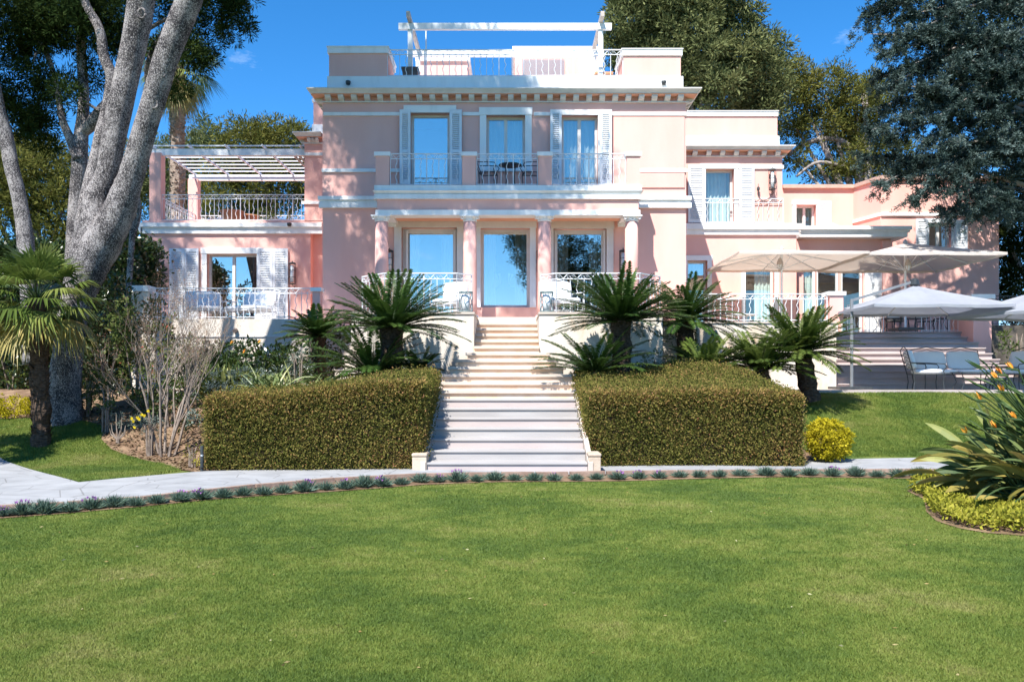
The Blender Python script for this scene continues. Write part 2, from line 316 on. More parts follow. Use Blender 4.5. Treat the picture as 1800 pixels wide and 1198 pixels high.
def tag(o, label, cat, group=None):
    o['label'] = label; o['category'] = cat
    if group: o['group'] = group
    return o
def struct(o): o['kind'] = 'structure'; return o
def copy_tree(o, parent=None):
    c = o.copy(); COL.objects.link(c); c.parent = parent
    for ch in list(o.children): copy_tree(ch, c)
    return c

# ---------------------------------------------------------------- ground, paths, beds
def ground():
    xs = list(np.unique(np.concatenate([np.linspace(-600, -30, 12), np.arange(-30, 30.1, .75), np.linspace(30, 600, 12)])))
    ys = list(np.unique(np.concatenate([np.linspace(-600, -10, 12), np.arange(-10, 40, .5), np.linspace(40, 800, 14)])))
    v = [(x, y, gz(x, y) if abs(x) < 40 and -20 < y < 60 else (1.22 if y > 20 else 0)) for y in ys for x in xs]; n = len(xs)
    f = [(j*n+i, j*n+i+1, (j+1)*n+i+1, (j+1)*n+i) for j in range(len(ys)-1) for i in range(n-1)]
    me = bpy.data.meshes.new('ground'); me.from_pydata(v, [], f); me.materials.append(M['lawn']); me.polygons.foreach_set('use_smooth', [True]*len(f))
    o = bpy.data.objects.new('ground', me); COL.objects.link(o); struct(o)
ground()
def sheet(name, poly, lift, m, step=.5, thick=.0):
    bm = bmesh.new(); f = bm.faces.new([bm.verts.new((x, y, 0)) for x, y in poly])
    x0, x1 = min(p[0] for p in poly), max(p[0] for p in poly); y0, y1 = min(p[1] for p in poly), max(p[1] for p in poly)
    for ax, a, b in ((0, x0, x1), (1, y0, y1)):
        c = math.floor(a/step)*step
        while c < b:
            n = (1, 0, 0) if ax == 0 else (0, 1, 0); p = (c, 0, 0) if ax == 0 else (0, c, 0)
            bmesh.ops.bisect_plane(bm, geom=bm.verts[:]+bm.edges[:]+bm.faces[:], plane_co=p, plane_no=n); c += step
    for v in bm.verts: v.co.z = gz(v.co.x, v.co.y)+lift
    bmesh.ops.recalc_face_normals(bm, faces=bm.faces)
    for fc in bm.faces:
        if fc.normal.z < 0: fc.normal_flip()
    me = bpy.data.meshes.new(name); bm.to_mesh(me); bm.free(); me.materials.append(M[m]); o = bpy.data.objects.new(name, me); COL.objects.link(o); return o
FRONT = [(-120, 919), (0, 908), (120, 900), (250, 889), (350, 878), (450, 869), (590, 860), (740, 852), (880, 848), (1000, 846), (1190, 843), (1400, 842), (1680, 842)]
EDGE = [(-120, 901), (0, 893), (120, 886), (250, 876.5), (350, 865.5), (450, 856), (590, 845.5), (740, 838.5), (880, 836), (1000, 835.3), (1190, 832.5), (1400, 831), (1720, 830)]
BACK = [(138, 852), (250, 843), (363, 832), (590, 824), (723, 820), (1055, 820), (1190, 814), (1400, 809), (1600, 808), (1900, 808)]
g2 = lambda pts: [G(a, b)[:2] for a, b in pts]
struct(sheet('flower_strip', g2(FRONT)+[(8.5, 14.1)]+g2(EDGE)[::-1], .012, 'soil'))
path_poly = [(-8.5, 9.4)]+g2(EDGE)[0:]+[(12, 14.3), (12, 15.7)]+g2(BACK)[::-1]+g2([(0, 806), (-150, 770)])+[(-13, 14)]
struct(sheet('path', path_poly, .03, 'paving'))
bed = g2([(345, 832), (318, 828), (290, 816), (240, 806), (196, 792), (178, 775), (184, 752), (150, 742), (92, 733)])+[(-12.5, 18.1), (-14, 20.2), (-14, 24), (-3.2, 24), (-3.2, 16.8), (-1.45, 16.8), (-1.45, 14.4)]
struct(sheet('flower_bed', bed, .015, 'soil'))
bed2 = [(1.3, 14.45), (1.9, 14.5), (5.25, 15.5), (5.6, 15.55), (6.0, 15.9), (5.5, 16.3), (6.6, 19.2), (7.3, 20.6), (7.3, 22), (1.3, 22)]
struct(sheet('flower_bed', bed2, .015, 'soil'))
kb = MB(); e2 = g2(EDGE)
for (a, b), (c, d) in zip(e2[:-1], e2[1:]):
    n = max(1, int(math.hypot(c-a, d-b)/.45))
    for i in range(n):
        p = (a+(c-a)*(i+.02)/n, b+(d-b)*(i+.02)/n); q = (a+(c-a)*(i+.97)/n, b+(d-b)*(i+.97)/n)
        kb.beam((p[0], p[1]-.05, .025+random.uniform(-.004, .004)), (q[0], q[1]-.05, .025+random.uniform(-.004, .004)), .09, .07)
struct(kb.build('kerb', 'kerb'))
struct(MB().box(7.0, 22, 20.15, 22.5, .7, 1.238).build('patio', 'mpink'))

# lawn grass blades
def inpoly(x, y, poly):
    r = np.zeros(len(x), bool); j = len(poly)-1
    for i in range(len(poly)):
        xi, yi = poly[i]; xj, yj = poly[j]
        c = ((yi > y) != (yj > y)) & (x < (xj-xi)*(y-yi)/(yj-yi+1e-12)+xi); r ^= c; j = i
    return r
gzv = np.vectorize(gz)
def grass(name, n, d0, d1, side, label_poly_in, avoid, hgt, seed, power=1.5, xr=None):
    rng = np.random.default_rng(seed); u = rng.random(n)
    d = (d0**(1-power)+(d1**(1-power)-d0**(1-power))*u)**(1/(1-power))
    if xr is None: x = (rng.random(n)*2-1)*(d*.63+.3)
    else: x = xr[0]+(xr[1]-xr[0])*rng.random(n)
    k = np.ones(n, bool)
    if label_poly_in: k &= inpoly(x, d, label_poly_in)
    for a in avoid: k &= ~inpoly(x, d, a)
    x, d = x[k], d[k]; z = gzv(x, d); N = len(x)
    h = hgt*(.6+.8*rng.random(N))*1.0; a = rng.random(N)*math.pi*2; wdt = .0019*(1+d*.12)
    B = np.stack([x, d, z-.003], 1); s = np.stack([np.cos(a), np.sin(a), 0*a], 1)*wdt[:, None]
    t = B+np.stack([rng.normal(size=N)*.55*h, rng.normal(size=N)*.55*h, h], 1)
    return leaves(name, np.stack([B-s, B+s, t], 1), rng.random(N), M['blade'])
front2 = g2(FRONT)
lawnpoly = [(-8, 2), (8, 2), (9, 13.9)]+front2[::-1]+[(-8, 9.0)]
# golden ground cover island, on the right
isl = [G(a, b)[:2] for a, b in ((1628, 875), (1632, 895), (1650, 912), (1690, 926), (1740, 936), (1800, 942), (1860, 944))]+[(6.9, 8.3), (7.8, 10.5), (7.5, 12.6), (6.6, 12.6), (5.9, 12.2), (5.3, 11.4)]
o = grass('lawn_grass', 1400000, 3.9, 13.6, 0, lawnpoly, [isl], .018, 3, 1.35); o['kind'] = 'stuff'; o['label'] = 'short mown green grass of the lower lawn in the foreground'; o['category'] = 'grass'
up_r = [(1.5, 14.5), (20, 15.75), (20, 20.1), (1.5, 20.1)]
o = grass('lawn_grass', 260000, 15.4, 20.1, 0, [(5.4, 15.85), (13, 15.85), (13, 20.1), (6.9, 20.1)], [bed2], .035, 4, 1.2, (5.2, 13)); o['kind'] = 'stuff'; o['label'] = 'green grass bank rising to the patio on the right'; o['category'] = 'grass'
lp = g2([(138, 851), (250, 842), (318, 829), (290, 816), (240, 806), (196, 792), (178, 775), (184, 752), (150, 742), (92, 733)])+[(-12.5, 18.1), (-12.5, 17)]+g2([(0, 806)])
o = grass('lawn_grass', 420000, 11.8, 18.2, 0, lp, [], .035, 5, 1.2, (-12.5, -3.5)); o['kind'] = 'stuff'; o['label'] = 'green grass around the fan palm left of the flower bed'; o['category'] = 'grass'

rng = np.random.default_rng(8); c = 150; d_ = 4.2+9*rng.random(c); x_ = (rng.random(c)*2-1)*d_*.6; k = inpoly(x_, d_, lawnpoly) & ~inpoly(x_, d_, isl); x_, d_ = x_[k], d_[k]
P = np.stack([x_, d_, gzv(x_, d_)+.014], 1); D_ = norm(np.stack([rng.normal(size=len(P)), rng.normal(size=len(P)), .15*rng.random(len(P))], 1))
o = leaves('fallen_leaves', kites(P, D_, .022+.02*rng.random(len(P)), .012, rng), rng.random(len(P)), leaf_mat("fallen_leaf", [(.20, .13, .05), (.34, .25, .10), (.45, .42, .25)], .7, .2, 3, .06)); o['kind'] = 'stuff'; o['label'] = 'small dry fallen leaves scattered over the lower lawn'; o['category'] = 'leaves'
# ---------------------------------------------------------------- railing
def railing_mb(mb, a, b, z0, z1, sp=.155, wav0=0, bar=.009):
    a = Vector((a[0], a[1], 0)); b = Vector((b[0], b[1], 0)); Lr = (b-a).length; u = (b-a)/Lr
    P = lambda s, z: a+u*s+Vector((0, 0, z))
    mb.beam(P(0, z1), P(Lr, z1), .04, .022); mb.beam(P(0, z1-.13), P(Lr, z1-.13), .022, .016); mb.beam(P(0, z0+.05), P(Lr, z0+.05), .022, .018)
    n = max(2, round(Lr/sp)); s = Lr/n
    for i in range(n+1):
        if i in (0, n) or i % 2 == wav0 or i % 12 == 6:
            r = bar*(1.6 if i in (0, n) or i % 12 == 6 else 1)
            mb.tube([P(i*s, z0), P(i*s, z1-(.0 if r > bar else .13))], r, 4)
        else:
            m = 13; mb.tube([P(i*s+.020*math.sin(k/(m-1)*math.pi*5), z0+.05+(z1-.18-z0)*k/(m-1)) for k in range(m)], bar, 4)
    k = 0
    while k < n:      # scrolls between the two top rails
        c = (k+1)*s
        if c+s <= Lr+.01:
            for sg in (-1, 1):
                pts = [P(c+sg*s*.95*(1-math.cos(t*math.pi/2)) if False else c+sg*s*.9*t, z1-.12+.105*math.sin(t*math.pi/2)) for t in (0, .25, .5, .75, 1)]
                mb.tube(pts, .007, 3)
                cx = c+sg*s*.78
                mb.tube([P(cx+.035*math.cos(t), z1-.085+.035*math.sin(t)) for t in np.linspace(0, 5, 7)], .006, 3)
        k += 2
def rail(name, segs, z0, z1, parent, m='iron', **kw):
    mb = MB()
    for a, b in segs: railing_mb(mb, a, b, z0, z1, **kw)
    return mb.build(name, m, parent)

# ---------------------------------------------------------------- the villa
V_ = thing('villa', 'large pink three-storey villa with white trim, columned porch and flat roof terraces', 'house', (0, 23.5, 3.0))
def wall_holes(mb, x0, x1, z0, z1, y, holes, rev=.28):
    xs = sorted({x0, x1, *[h[0] for h in holes], *[h[1] for h in holes]}); zs = sorted({z0, z1, *[h[2] for h in holes], *[h[3] for h in holes]})
    for i in range(len(xs)-1):
        for j in range(len(zs)-1):
            cx, cz = (xs[i]+xs[i+1])/2, (zs[j]+zs[j+1])/2
            if cx < x0 or cx > x1 or cz < z0 or cz > z1: continue
            if any(h[0] < cx < h[1] and h[2] < cz < h[3] for h in holes): continue
            mb.add([(xs[i], y, zs[j]), (xs[i+1], y, zs[j]), (xs[i+1], y, zs[j+1]), (xs[i], y, zs[j+1])], [(0, 1, 2, 3)])
    for (a, b, c, d) in holes:
        for q in ([(a,y,c),(a,y+rev,c),(a,y+rev,d),(a,y,d)], [(b,y,c),(b,y,d),(b,y+rev,d),(b,y+rev,c)], [(a,y,d),(a,y+rev,d),(b,y+rev,d),(b,y,d)], [(a,y,c),(b,y,c),(b,y+rev,c),(a,y+rev,c)]):
            mb.add(q, [(0, 1, 2, 3)])
def shell(mb, x0, x1, y0, y1, z0, z1):       # sides, back, roof of a block whose front is wall_holes
    mb.add([(x0,y0,z0),(x0,y1,z0),(x0,y1,z1),(x0,y0,z1)], [(0,1,2,3)]); mb.add([(x1,y0,z0),(x1,y1,z0),(x1,y1,z1),(x1,y0,z1)], [(0,1,2,3)])
    mb.add([(x0,y1,z0),(x1,y1,z0),(x1,y1,z1),(x0,y1,z1)], [(0,1,2,3)]); mb.add([(x0,y0,z1),(x1,y0,z1),(x1,y1,z1),(x0,y1,z1)], [(0,1,2,3)])
def plain_curtain(mb, x0, x1, y, z0, z1):
    n = max(8, int((x1-x0)/.02)); vs = []
    for i in range(n+1):
        x = x0+(x1-x0)*i/n; o_ = .028*math.sin(x*52)+.012*math.sin(x*23+1)
        vs += [(x, y+o_, z0), (x, y+o_, z1)]
    mb.add(vs, [(2*i, 2*i+2, 2*i+3, 2*i+1) for i in range(n)])
def window(d, x0, x1, y0, y1, rev=.28, mull=0, surround=None, curt='full', fw=.07, glass='glass', fm='frame', sill=None, name='window', sw=None):
    """hole in px at depth d: adds frame, pane, curtain; returns hole"""
    a, b, z0, z1 = X(x0, d), X(x1, d), Z(y1, d), Z(y0, d); y = d+rev-.10
    m = MB(); m.box(a, a+fw, y, y+.08, z0, z1); m.box(b-fw, b, y, y+.08, z0, z1); m.box(a+fw, b-fw, y, y+.08, z1-fw, z1); m.box(a+fw, b-fw, y, y+.08, z0, z0+fw)
    for k in range(mull):
        c = a+(b-a)*(k+1)/(mull+1); m.box(c-.045, c+.045, y-.01, y+.07, z0+fw, z1-fw)
    f = m.build(name, fm, V_)
    MB().box(a+fw*.9, b-fw*.9, y+.03, y+.04, z0+fw*.9, z1-fw*.9).build('pane', glass, f)
    cm = MB(); yc = y+.28
    if curt == 'full': plain_curtain(cm, a-.05, b+.05, yc, z0-.05, z1+.05)
    elif curt == 'sides':
        q = (b-a)*.30; plain_curtain(cm, a-.05, a+q, yc, z0-.05, z1+.05); plain_curtain(cm, b-q, b+.05, yc, z0-.05, z1+.05)
    elif curt == 'right': plain_curtain(cm, a+(b-a)*.45, b+.05, yc, z0-.05, z1+.05)
    if cm.v: cm.build('curtain', 'curtain', f)
    if surround:
        s = MB(); t = sw or .14; sa, sb, sz = a-t, b+t, z1+t*1.15
        s.box(sa, a+.0, d-.05, d+.02, z0, z1); s.box(b, sb, d-.05, d+.02, z0, z1); s.box(sa-.02, sb+.02, d-.065, d+.02, z1, sz)
        s.build('window_surround', surround, f)
    if sill: MB().box(a-.2, b+.2, d-.12, d+.03, z0-.16, z0-.002).build('window_sill', sill, f)
    return (a, b, z0, z1)
def shutter(d, x0, x1, y0, y1, yaw=0.0, m='shutter', hinge='l', plain=False):
    a, b, z0, z1 = X(x0, d), X(x1, d), Z(y1, d), Z(y0, d); wd = b-a; s = MB(); t = .045
    st = .07
    s.box(0, st, 0, t, 0, z1-z0); s.box(wd-st, wd, 0, t, 0, z1-z0); s.box(st, wd-st, 0, t, 0, .12); s.box(st, wd-st, 0, t, z1-z0-.1, z1-z0)
    s.box(st, wd-st, 0, t, (z1-z0)*.42, (z1-z0)*.42+.09)
    z = .14
    while z < z1-z0-.12:
        s.add([(st, .0, z), (wd-st, .0, z), (wd-st, .035, z+.05), (st, .035, z+.05), (st, .008, z-.005), (wd-st, .008, z-.005), (wd-st, .043, z+.045), (st, .043, z+.045)],
              [(0,1,2,3), (4,7,6,5), (0,4,5,1), (2,6,7,3), (1,5,6,2), (0,3,7,4)]); z += .055
    s.box(st, wd-st, .036, .043, .1, z1-z0-.1)
    s.v = [(a+v[0], d-.075+v[1], z0+v[2]) for v in s.v]
    return s.build('shutter', m, V_)
def lantern(px, py, d, h=.55, hook=True, parent=None):
    x, z = X(px, d), Z(py, d); m = MB(); r = .085; y = d-.16
    for i, j in ((-1,-1), (1,-1), (1,1), (-1,1)): m.tube([(x+i*r, y+j*r, z-h/2), (x+i*r, y+j*r, z+h/2)], .009, 4)
    for k in (-.5, -.17, .17, .5):
        zz = z+h*k
        for (i, j), (p, q) in (((-1,-1),(1,-1)), ((1,-1),(1,1)), ((1,1),(-1,1)), ((-1,1),(-1,-1))): m.beam((x+i*r, y+j*r, zz), (x+p*r, y+q*r, zz), .012, .012)
    m.lathe(x, y, [(.12, z+h/2), (.10, z+h/2+.03), (.02, z+h/2+.06), (.004, z+h/2+.1)], 8); m.lathe(x, y, [(.06, z-h/2-.03), (.11, z-h/2)], 8)
    m.tube([(x, y, z-h/2-.03)]+[(x+.05*math.sin(t), y+.03+.05*(1-math.cos(t)), z-h/2-.06-.045*t*.6) for t in np.linspace(0, 4.2, 9)], .01, 4)
    m.beam((x, y+r, z), (x, d+.01, z), .03, .03)
    L0 = m.build('wall_lantern', 'dark', parent or V_)
    MB().lathe(x, y, [(.055, z-h*.42), (.062, z-.1*h), (.055, z+h*.42)], 10).build('lamp_glass', 'lampglass', L0, True)
D = 23.5; cx0, cx1 = X(567, D), X(1206, D); ROOF = Z(134, D)
HC = []
# first-floor windows
HC.append(window(D, 722, 790, 199, 325, surround='white', mull=0, curt=None, sw=.17, glass='glass'))
HC.append(window(D, 855, 923, 203, 292, surround='white', mull=1, sw=.18, sill='white', glass='glassm'))
HC.append(window(D, 987, 1051, 203, 325, surround='white', mull=1, sw=.12, glass='glassm'))
for a, b in ((703, 722), (791, 812), (967, 987), (1054, 1075)): shutter(D-.05, a, b, 194, 324)
# ground-floor doors behind the porch
HC.append(window(D, 706, 803, 400, 570, rev=.32, surround='frame', curt='sides', sw=.2, fw=.12, glass='glass', name='glass_door'))
HC.append(window(D, 845, 931, 401, 540, rev=.32, surround='shutter', curt='sides', sw=.17, fw=.08, glass='glass', name='glass_door'))
HC.append(window(D, 973, 1066, 402, 570, rev=.32, surround='frame', curt='sides', sw=.19, fw=.12, glass='glass', name='glass_door'))
for a, b in ((713.5, 717), (797.5, 801), (975, 978.5), (1061, 1064.5)):
    MB().box(X(a, D), X(b, D), D+.04, D+.17, 3.05, Z(402, D)-.03).build('shutter', 'frame', V_)
w = MB(); wall_holes(w, cx0, cx1, .9, Z(160, D), D, HC); shell(w, cx0, cx1, D, 34, .9, Z(160, D)); w.build('wall', 'pink', V_)
MB().box(cx0+.1, cx1-.1, D+2.2, D+2.3, 1, 9.0).build('room_wall', 'room', V_)
MB().box(cx0+.05, cx1-.05, D+.33, 33, 6.2, 6.45).build('room_wall', 'room', V_)
fl = MB().box(cx0+.05, cx1-.05, D+.33, 33, 2.7, 2.95); fl.build('room_wall', 'room', V_)
FW = [o_ for o_ in V_.children if o_.name.startswith('glass_door')][1]
for sg in (-1, 1):      # pair of white fan shapes set behind the glass of the middle door
    q = MB(); xc, zc_ = X(886.5+sg*(-4 if sg > 0 else -4)+sg*8 if False else (881 if sg < 0 else 892), 24.2), Z(505, 24.2); rr0 = .40
    for k in range(6):
        a0, a1 = math.radians(k*15+1), math.radians(k*15+13); q.add([(xc+sg*.08*math.cos(a0), 24.1, zc_+.08*math.sin(a0)), (xc+sg*rr0*math.cos(a0), 24.1, zc_+rr0*math.sin(a0)), (xc+sg*rr0*math.cos(a1), 24.12, zc_+rr0*math.sin(a1)), (xc+sg*.08*math.cos(a1), 24.12, zc_+.08*math.sin(a1))], [(0, 1, 2, 3)])
    q.build('fan_shape', 'curtain', FW)
# panel under the middle door
MB().box(X(846, D), X(930, D), D+.02, D+.06, 3.05, Z(541, D)+.02).build('door_panel', 'pink', V_)
# cornice
def cornice(x0, x1, d, back, zt, zb, ov, parent, nmod, left=True, right=True, side=True):
    h = zt-zb; m = MB()
    xa = x0-(ov if left else 0); xb = x1+(ov if right else 0)
    prof = [(ov, zt), (ov, zt-.10*h), (ov-.02, zt-.14*h), (ov-.09, zt-.34*h), (ov-.10, zt-.40*h)]
    for (o1, z1), (o2, z2) in zip(prof[:-1], prof[1:]):
        if abs(z1-z2) < 1e-4: continue
        l1, l2 = (o1 if left else 0), (o2 if left else 0); r1, r2 = (o1 if right else 0), (o2 if right else 0)
        m.add([(x0-l1, d-o1, z1), (x1+r1, d-o1, z1), (x1+r2, d-o2, z2), (x0-l2, d-o2, z2)], [(0,1,2,3)])
        if left: m.add([(x0-l1, d-o1, z1), (x0-l2, d-o2, z2), (x0-l2, back, z2), (x0-l1, back, z1)], [(0,1,2,3)])
        if right: m.add([(x1+r1, d-o1, z1), (x1+r2, d-o2, z2), (x1+r2, back, z2), (x1+r1, back, z1)], [(0,1,2,3)])
    m.add([(xa, d-ov, zt), (xb, d-ov, zt), (xb, back, zt), (xa, back, zt)], [(0,1,2,3)])
    c = m.build('cornice', 'stonetrim', parent)
    o2 = ov-.10; zz = zt-.40*h
    s = MB(); s.box(x0-(o2 if left else 0), x1+(o2 if right else 0), d-o2, back, zz-.08*h, zz); s.build('soffit', 'ceil', c)  # soffit takes the bounce-tinted colour
    bmz = zb+.10*h
    t = MB(); t.box(x0-(.06 if left else 0), x1+(.06 if right else 0), d-.06, d+.02, zb, bmz); 
    if left: t.box(x0-.06, x0+.02, d+.02, back, zb, bmz)
    if right: t.box(x1-.02, x1+.06, d+.02, back, zb, bmz)
    t.build('bed_moulding', 'stonetrim', c)
    zt2 = zz-.08*h; mh = zt2-bmz
    def mod(x, y, dx, dy):      # tapered bracket pointing along (dx,dy)
        wd = .075; q = [(o2-.03, zt2), (o2-.03, zt2-.35*mh), (o2-.08, zt2-.75*mh), (.05, zt2-mh+.0), (0, zt2-mh+.0), (0, zt2)]
        vs = []
        for sgn in (-1, 1):
            for o_, z_ in q: vs.append((x+dx*o_+dy*sgn*wd, y+dy*o_-dx*sgn*wd, z_-.001))
        n = len(q); MB().add(vs, [tuple(range(n)), tuple(range(n, 2*n))[::-1]]+[(i, i+n, (i+1) % n+n, (i+1) % n) for i in range(n)]).build('modillion', 'stonetrim', c)
    for i in range(nmod): mod(x0+.18+(x1-x0-.36)*i/(nmod-1), d, 0, -1)
    n2 = 5
    for i in range(n2):
        if left: mod(x0, d+.2+i*.4, -1, 0)
        if right: mod(x1, d+.2+i*.4, 1, 0)
    return c
cornice(cx0, cx1, D, 34, Z(154, D-.33), Z(181, D), .36, V_, 28)
# parapet and roof terrace
p = MB(); p.box(X(575, D), X(1201, D), D, 34, Z(154, D-.33)-.02, ROOF); p.build('parapet', 'white', V_)
for a, b, t_ in ((578, 680, 82), (1096, 1197, 86)):
    q = MB(); q.box(X(a, D), X(b, D), D+.03, D+1.5, ROOF, Z(t_, D)-.18); q.build('parapet', 'pink', V_)
    q = MB(); q.box(X(a, D)-.04, X(b, D)+.04, D-.01, D+1.54, Z(t_, D)-.18, Z(t_, D)-.02); q.box(X(a, D)-.06, X(b, D)+.06, D-.03, D+1.56, Z(t_, D)-.02, Z(t_, D)+.01); q.build('coping', 'white', V_)
rail('railing', [((X(680, D), D+.1), (X(1096, D), D+.1))], ROOF, Z(85.5, D), V_, sp=.17)
for a, b, t_ in ((735, 822, 100), (905, 1052, 83)):
    d = 27.2; q = MB(); q.box(X(a, d), X(b, d), d, d+2.2, ROOF, Z(t_, d)-.15); q.build('stair_tower', 'pink', V_)
    MB().box(X(a, d)-.08, X(b, d)+.08, d-.08, d+2.3, Z(t_, d)-.15, Z(t_, d)).build('coping', 'white', V_)
MB().box(X(918, 27.1), X(992, 27.1), 27.12, 27.19, ROOF+.5, Z(103, 27.1)).build('window', 'glassc', V_)
# strings and bands
def band(x0, x1, y0, y1, d, o_, m='white', back=None, name='moulding'):
    q = MB(); q.box(X(x0, d), X(x1, d), d-o_, (back or d)+.01, Z(y1, d), Z(y0, d)); return q.build(name, m, V_)
for a, b in ((569, 703), (813, 843), (938, 967), (1076, 1208)): band(a, b, 198, 204, D, .05)
for a, b in ((566, 719), (1098, 1210)): band(a, b, 297, 303, D, .05)
for a, b in ((563, 664), (1119, 1213)):
    q = MB(); x0, x1 = X(a, D), X(b, D); q.box(x0-.04, x1+.02, D-.13, D+.01, Z(352.5, D), Z(346, D)); q.box(x0, x1, D-.06, D+.01, Z(357, D), Z(352.5, D)); q.box(x0-.02, x1+.02, D-.10, D+.01, Z(366, D), Z(357, D)); q.build('moulding', 'white', V_)
# slightly proud wall panels at the corners of the facade
for a, b in ((1078, 1203),): band(a, b, 206, 330, D, .035, 'pink', name='wall_panel')
# porch
DP = 22.25; zb_ = Z(326, DP)
q = MB(); x0, x1 = X(660, DP), X(1124, DP)
q.box(x0-.03, x1+.06, DP-.03, D-.005, Z(336, DP), zb_)
q.add([(x0-.07, DP-.09, Z(336, DP)), (x1+.10, DP-.09, Z(336, DP)), (x1+.02, DP, Z(342, DP)), (x0+.02, DP, Z(342, DP)), (x0-.07, D-.01, Z(336, DP)), (x1+.10, D-.01, Z(336, DP)), (x1+.02, D-.01, Z(342, DP)), (x0+.02, D-.01, Z(342, DP))],
      [(0,1,2,3), (4,7,6,5), (0,4,5,1), (2,6,7,3), (0,3,7,4), (1,5,6,2)])
q.box(x0-.03, x1+.03, DP-.05, D-.006, Z(350, DP), Z(342, DP)-.002); q.build('balcony_slab', 'white', V_)
q = MB(); q.box(x0+.04, x1-.02, DP+.02, DP+.40, Z(369, DP), Z(350, DP)); q.box(x0+.04, x0+.4, DP+.40, D, Z(369, DP), Z(350, DP)); q.box(x1-.38, x1-.02, DP+.40, D, Z(369, DP), Z(350, DP)); q.build('entablature', 'pink', V_)
q = MB(); q.box(x0, x1+.02, DP-.02, DP+.42, Z(378, DP), Z(369, DP)); q.box(x0, x0+.42, DP+.42, D, Z(378, DP), Z(369, DP)); q.box(x1-.40, x1+.02, DP+.42, D, Z(378, DP), Z(369, DP)); q.build('architrave', 'white', V_)
MB().box(x0+.42, x1-.40, DP+.42, D-.003, Z(374, DP), Z(356, DP)).build('porch_ceiling', 'ceil', V_)
for px in (671, 826, 957, 1110):
    x = X(px, DP+.2); y = DP+.2; zt = Z(389, DP+.2); zc = Z(378, DP)
    m = MB(); pr = [(.19, 3.16), (.185, 3.5), (.18, 4.5), (.165, zt)]; m.lathe(x, y, pr, 24)
    c = m.build('column', 'pink', V_, True)
    MB().box(x-.24, x+.24, y-.24, y+.24, 3.04, 3.10).lathe(x, y, [(.23, 3.10), (.24, 3.13), (.21, 3.17)], 24).build('base', 'white', c)
    h = zc-zt; k = MB().lathe(x, y, [(.175, zt-.02), (.19, zt), (.175, zt+.02), (.18, zt+.35*h), (.215, zt+.6*h), (.23, zt+.75*h)], 24); k.box(x-.25, x+.25, y-.25, y+.25, zt+.75*h, zc)
    for sx in (-1, 1):
        k.tube([(x+sx*(.19+.035*math.cos(t)), y-.2, zt+.5*h+.035*math.sin(t)) for t in np.linspace(0, 6, 9)], .014, 5)
        k.tube([(x+sx*.05+.02*math.cos(t), y-.2, zt+.45*h+.03*math.sin(t)) for t in np.linspace(0, 6, 7)], .012, 5)
    k.build('capital', 'white', c)
for px in (690, 1092):
    x = X(px, D); MB().box(x-.1, x+.1, D-.12, D, Z(399, D), Z(388, D)).build('bracket', 'white', V_)
for px in (674, 825, 957.5, 1111.5):
    x = X(px, DP+.2); y = DP+.17; m = MB(); m.box(x-.175, x+.175, y-.16, y+.16, zb_, Z(274, DP+.0)); c = m.build('pier', 'pink', V_)
    MB().box(x-.21, x+.21, y-.20, y+.20, Z(274, DP), Z(267, DP)).build('coping', 'white', c)
zr = Z(270.5, DP+.1)
rail('railing', [((X(686, DP+.1), DP+.1), (X(814, DP+.1), DP+.1))], zb_, zr, V_); rail('railing', [((X(838, DP+.1), DP+.1), (X(945, DP+.1), DP+.1))], zb_, zr, V_); rail('railing', [((X(970, DP+.1), DP+.1), (X(1100, DP+.1), DP+.1))], zb_, zr, V_)
rail('railing', [((X(1111, DP+.1), DP+.35), (X(1111, DP+.1), D-.05))], zb_, zr, V_); rail('railing', [((X(674, DP+.1), DP+.35), (X(674, DP+.1), D-.05))], zb_, zr, V_)
for px in (686, 950, 1094): lantern(px, 461, D if px != 950 else D, .55)
def camdome(x, y, z, parent=V_):
    m = MB(); m.lathe(x, y-.08, [(.0, z-.07), (.05, z-.06), (.07, z), (.07, z+.04), (.02, z+.06)], 12); m.beam((x, y-.08, z+.03), (x, y+.02, z+.03), .03, .03); return m.build('security_camera', 'dark', parent, True)
for px in (613, 1166): camdome(X(px, D), D, Z(147, D))

MB().tube([(cx1+.06, D+.9, 3), (cx1+.06, D+.9, 9)], .05, 8).build('downpipe', 'pink', V_)
# left wing
DL = 27.0; lx0, lx1 = X(252, DL), X(546, DL); zl = Z(388, DL)
HL = [window(DL, 364, 452, 446, 590, mull=1, surround='white', curt=None, sw=.16, glass='glass')]
w = MB(); wall_holes(w, lx0, lx1, 1, zl, DL, HL); shell(w, lx0, lx1, DL, 33.5, 1, zl); w.build('wall', 'pink', V_)
MB().box(lx1, cx0+.01, DL+.35, 33, 1, Z(243, DL)).build('wall', 'pink', V_)
for a, b in ((299, 325), (325.5, 350), (454, 480), (480.5, 507)): shutter(DL-.02, a, b, 437, 590)
q = MB(); q.box(lx0-.08, X(567, DL), DL-.16, DL+.01, Z(400, DL), Z(393, DL)); q.box(lx0-.04, X(567, DL), DL-.08, DL+.01, Z(411, DL), Z(400, DL)); q.box(lx0-.16, lx0, DL-.08, 33.5, Z(411, DL), Z(393, DL)); q.build('moulding', 'white', V_)
MB().box(lx0-.02, X(567, DL), DL-.03, DL+.3, Z(393, DL), zl+.01).build('kerb_wall', 'pink', V_)
MB().box(X(262, DL), X(282, DL), DL+.02, DL+.38, zl, Z(268, DL)).build('pillar', 'pink', V_)
MB().box(X(333, 30.6), X(350, 30.6), 30.45, 30.75, zl, Z(316, 30.6)).build('pillar', 'pink', V_)
q = MB(); q.box(X(536, DL), X(568, DL), DL-.05, 31, zl, Z(243, DL)); q.build('wall', 'pink', V_)
band(531, 568, 354, 359, DL-.05, .06); band(535, 568, 269, 274, DL-.05, .05)
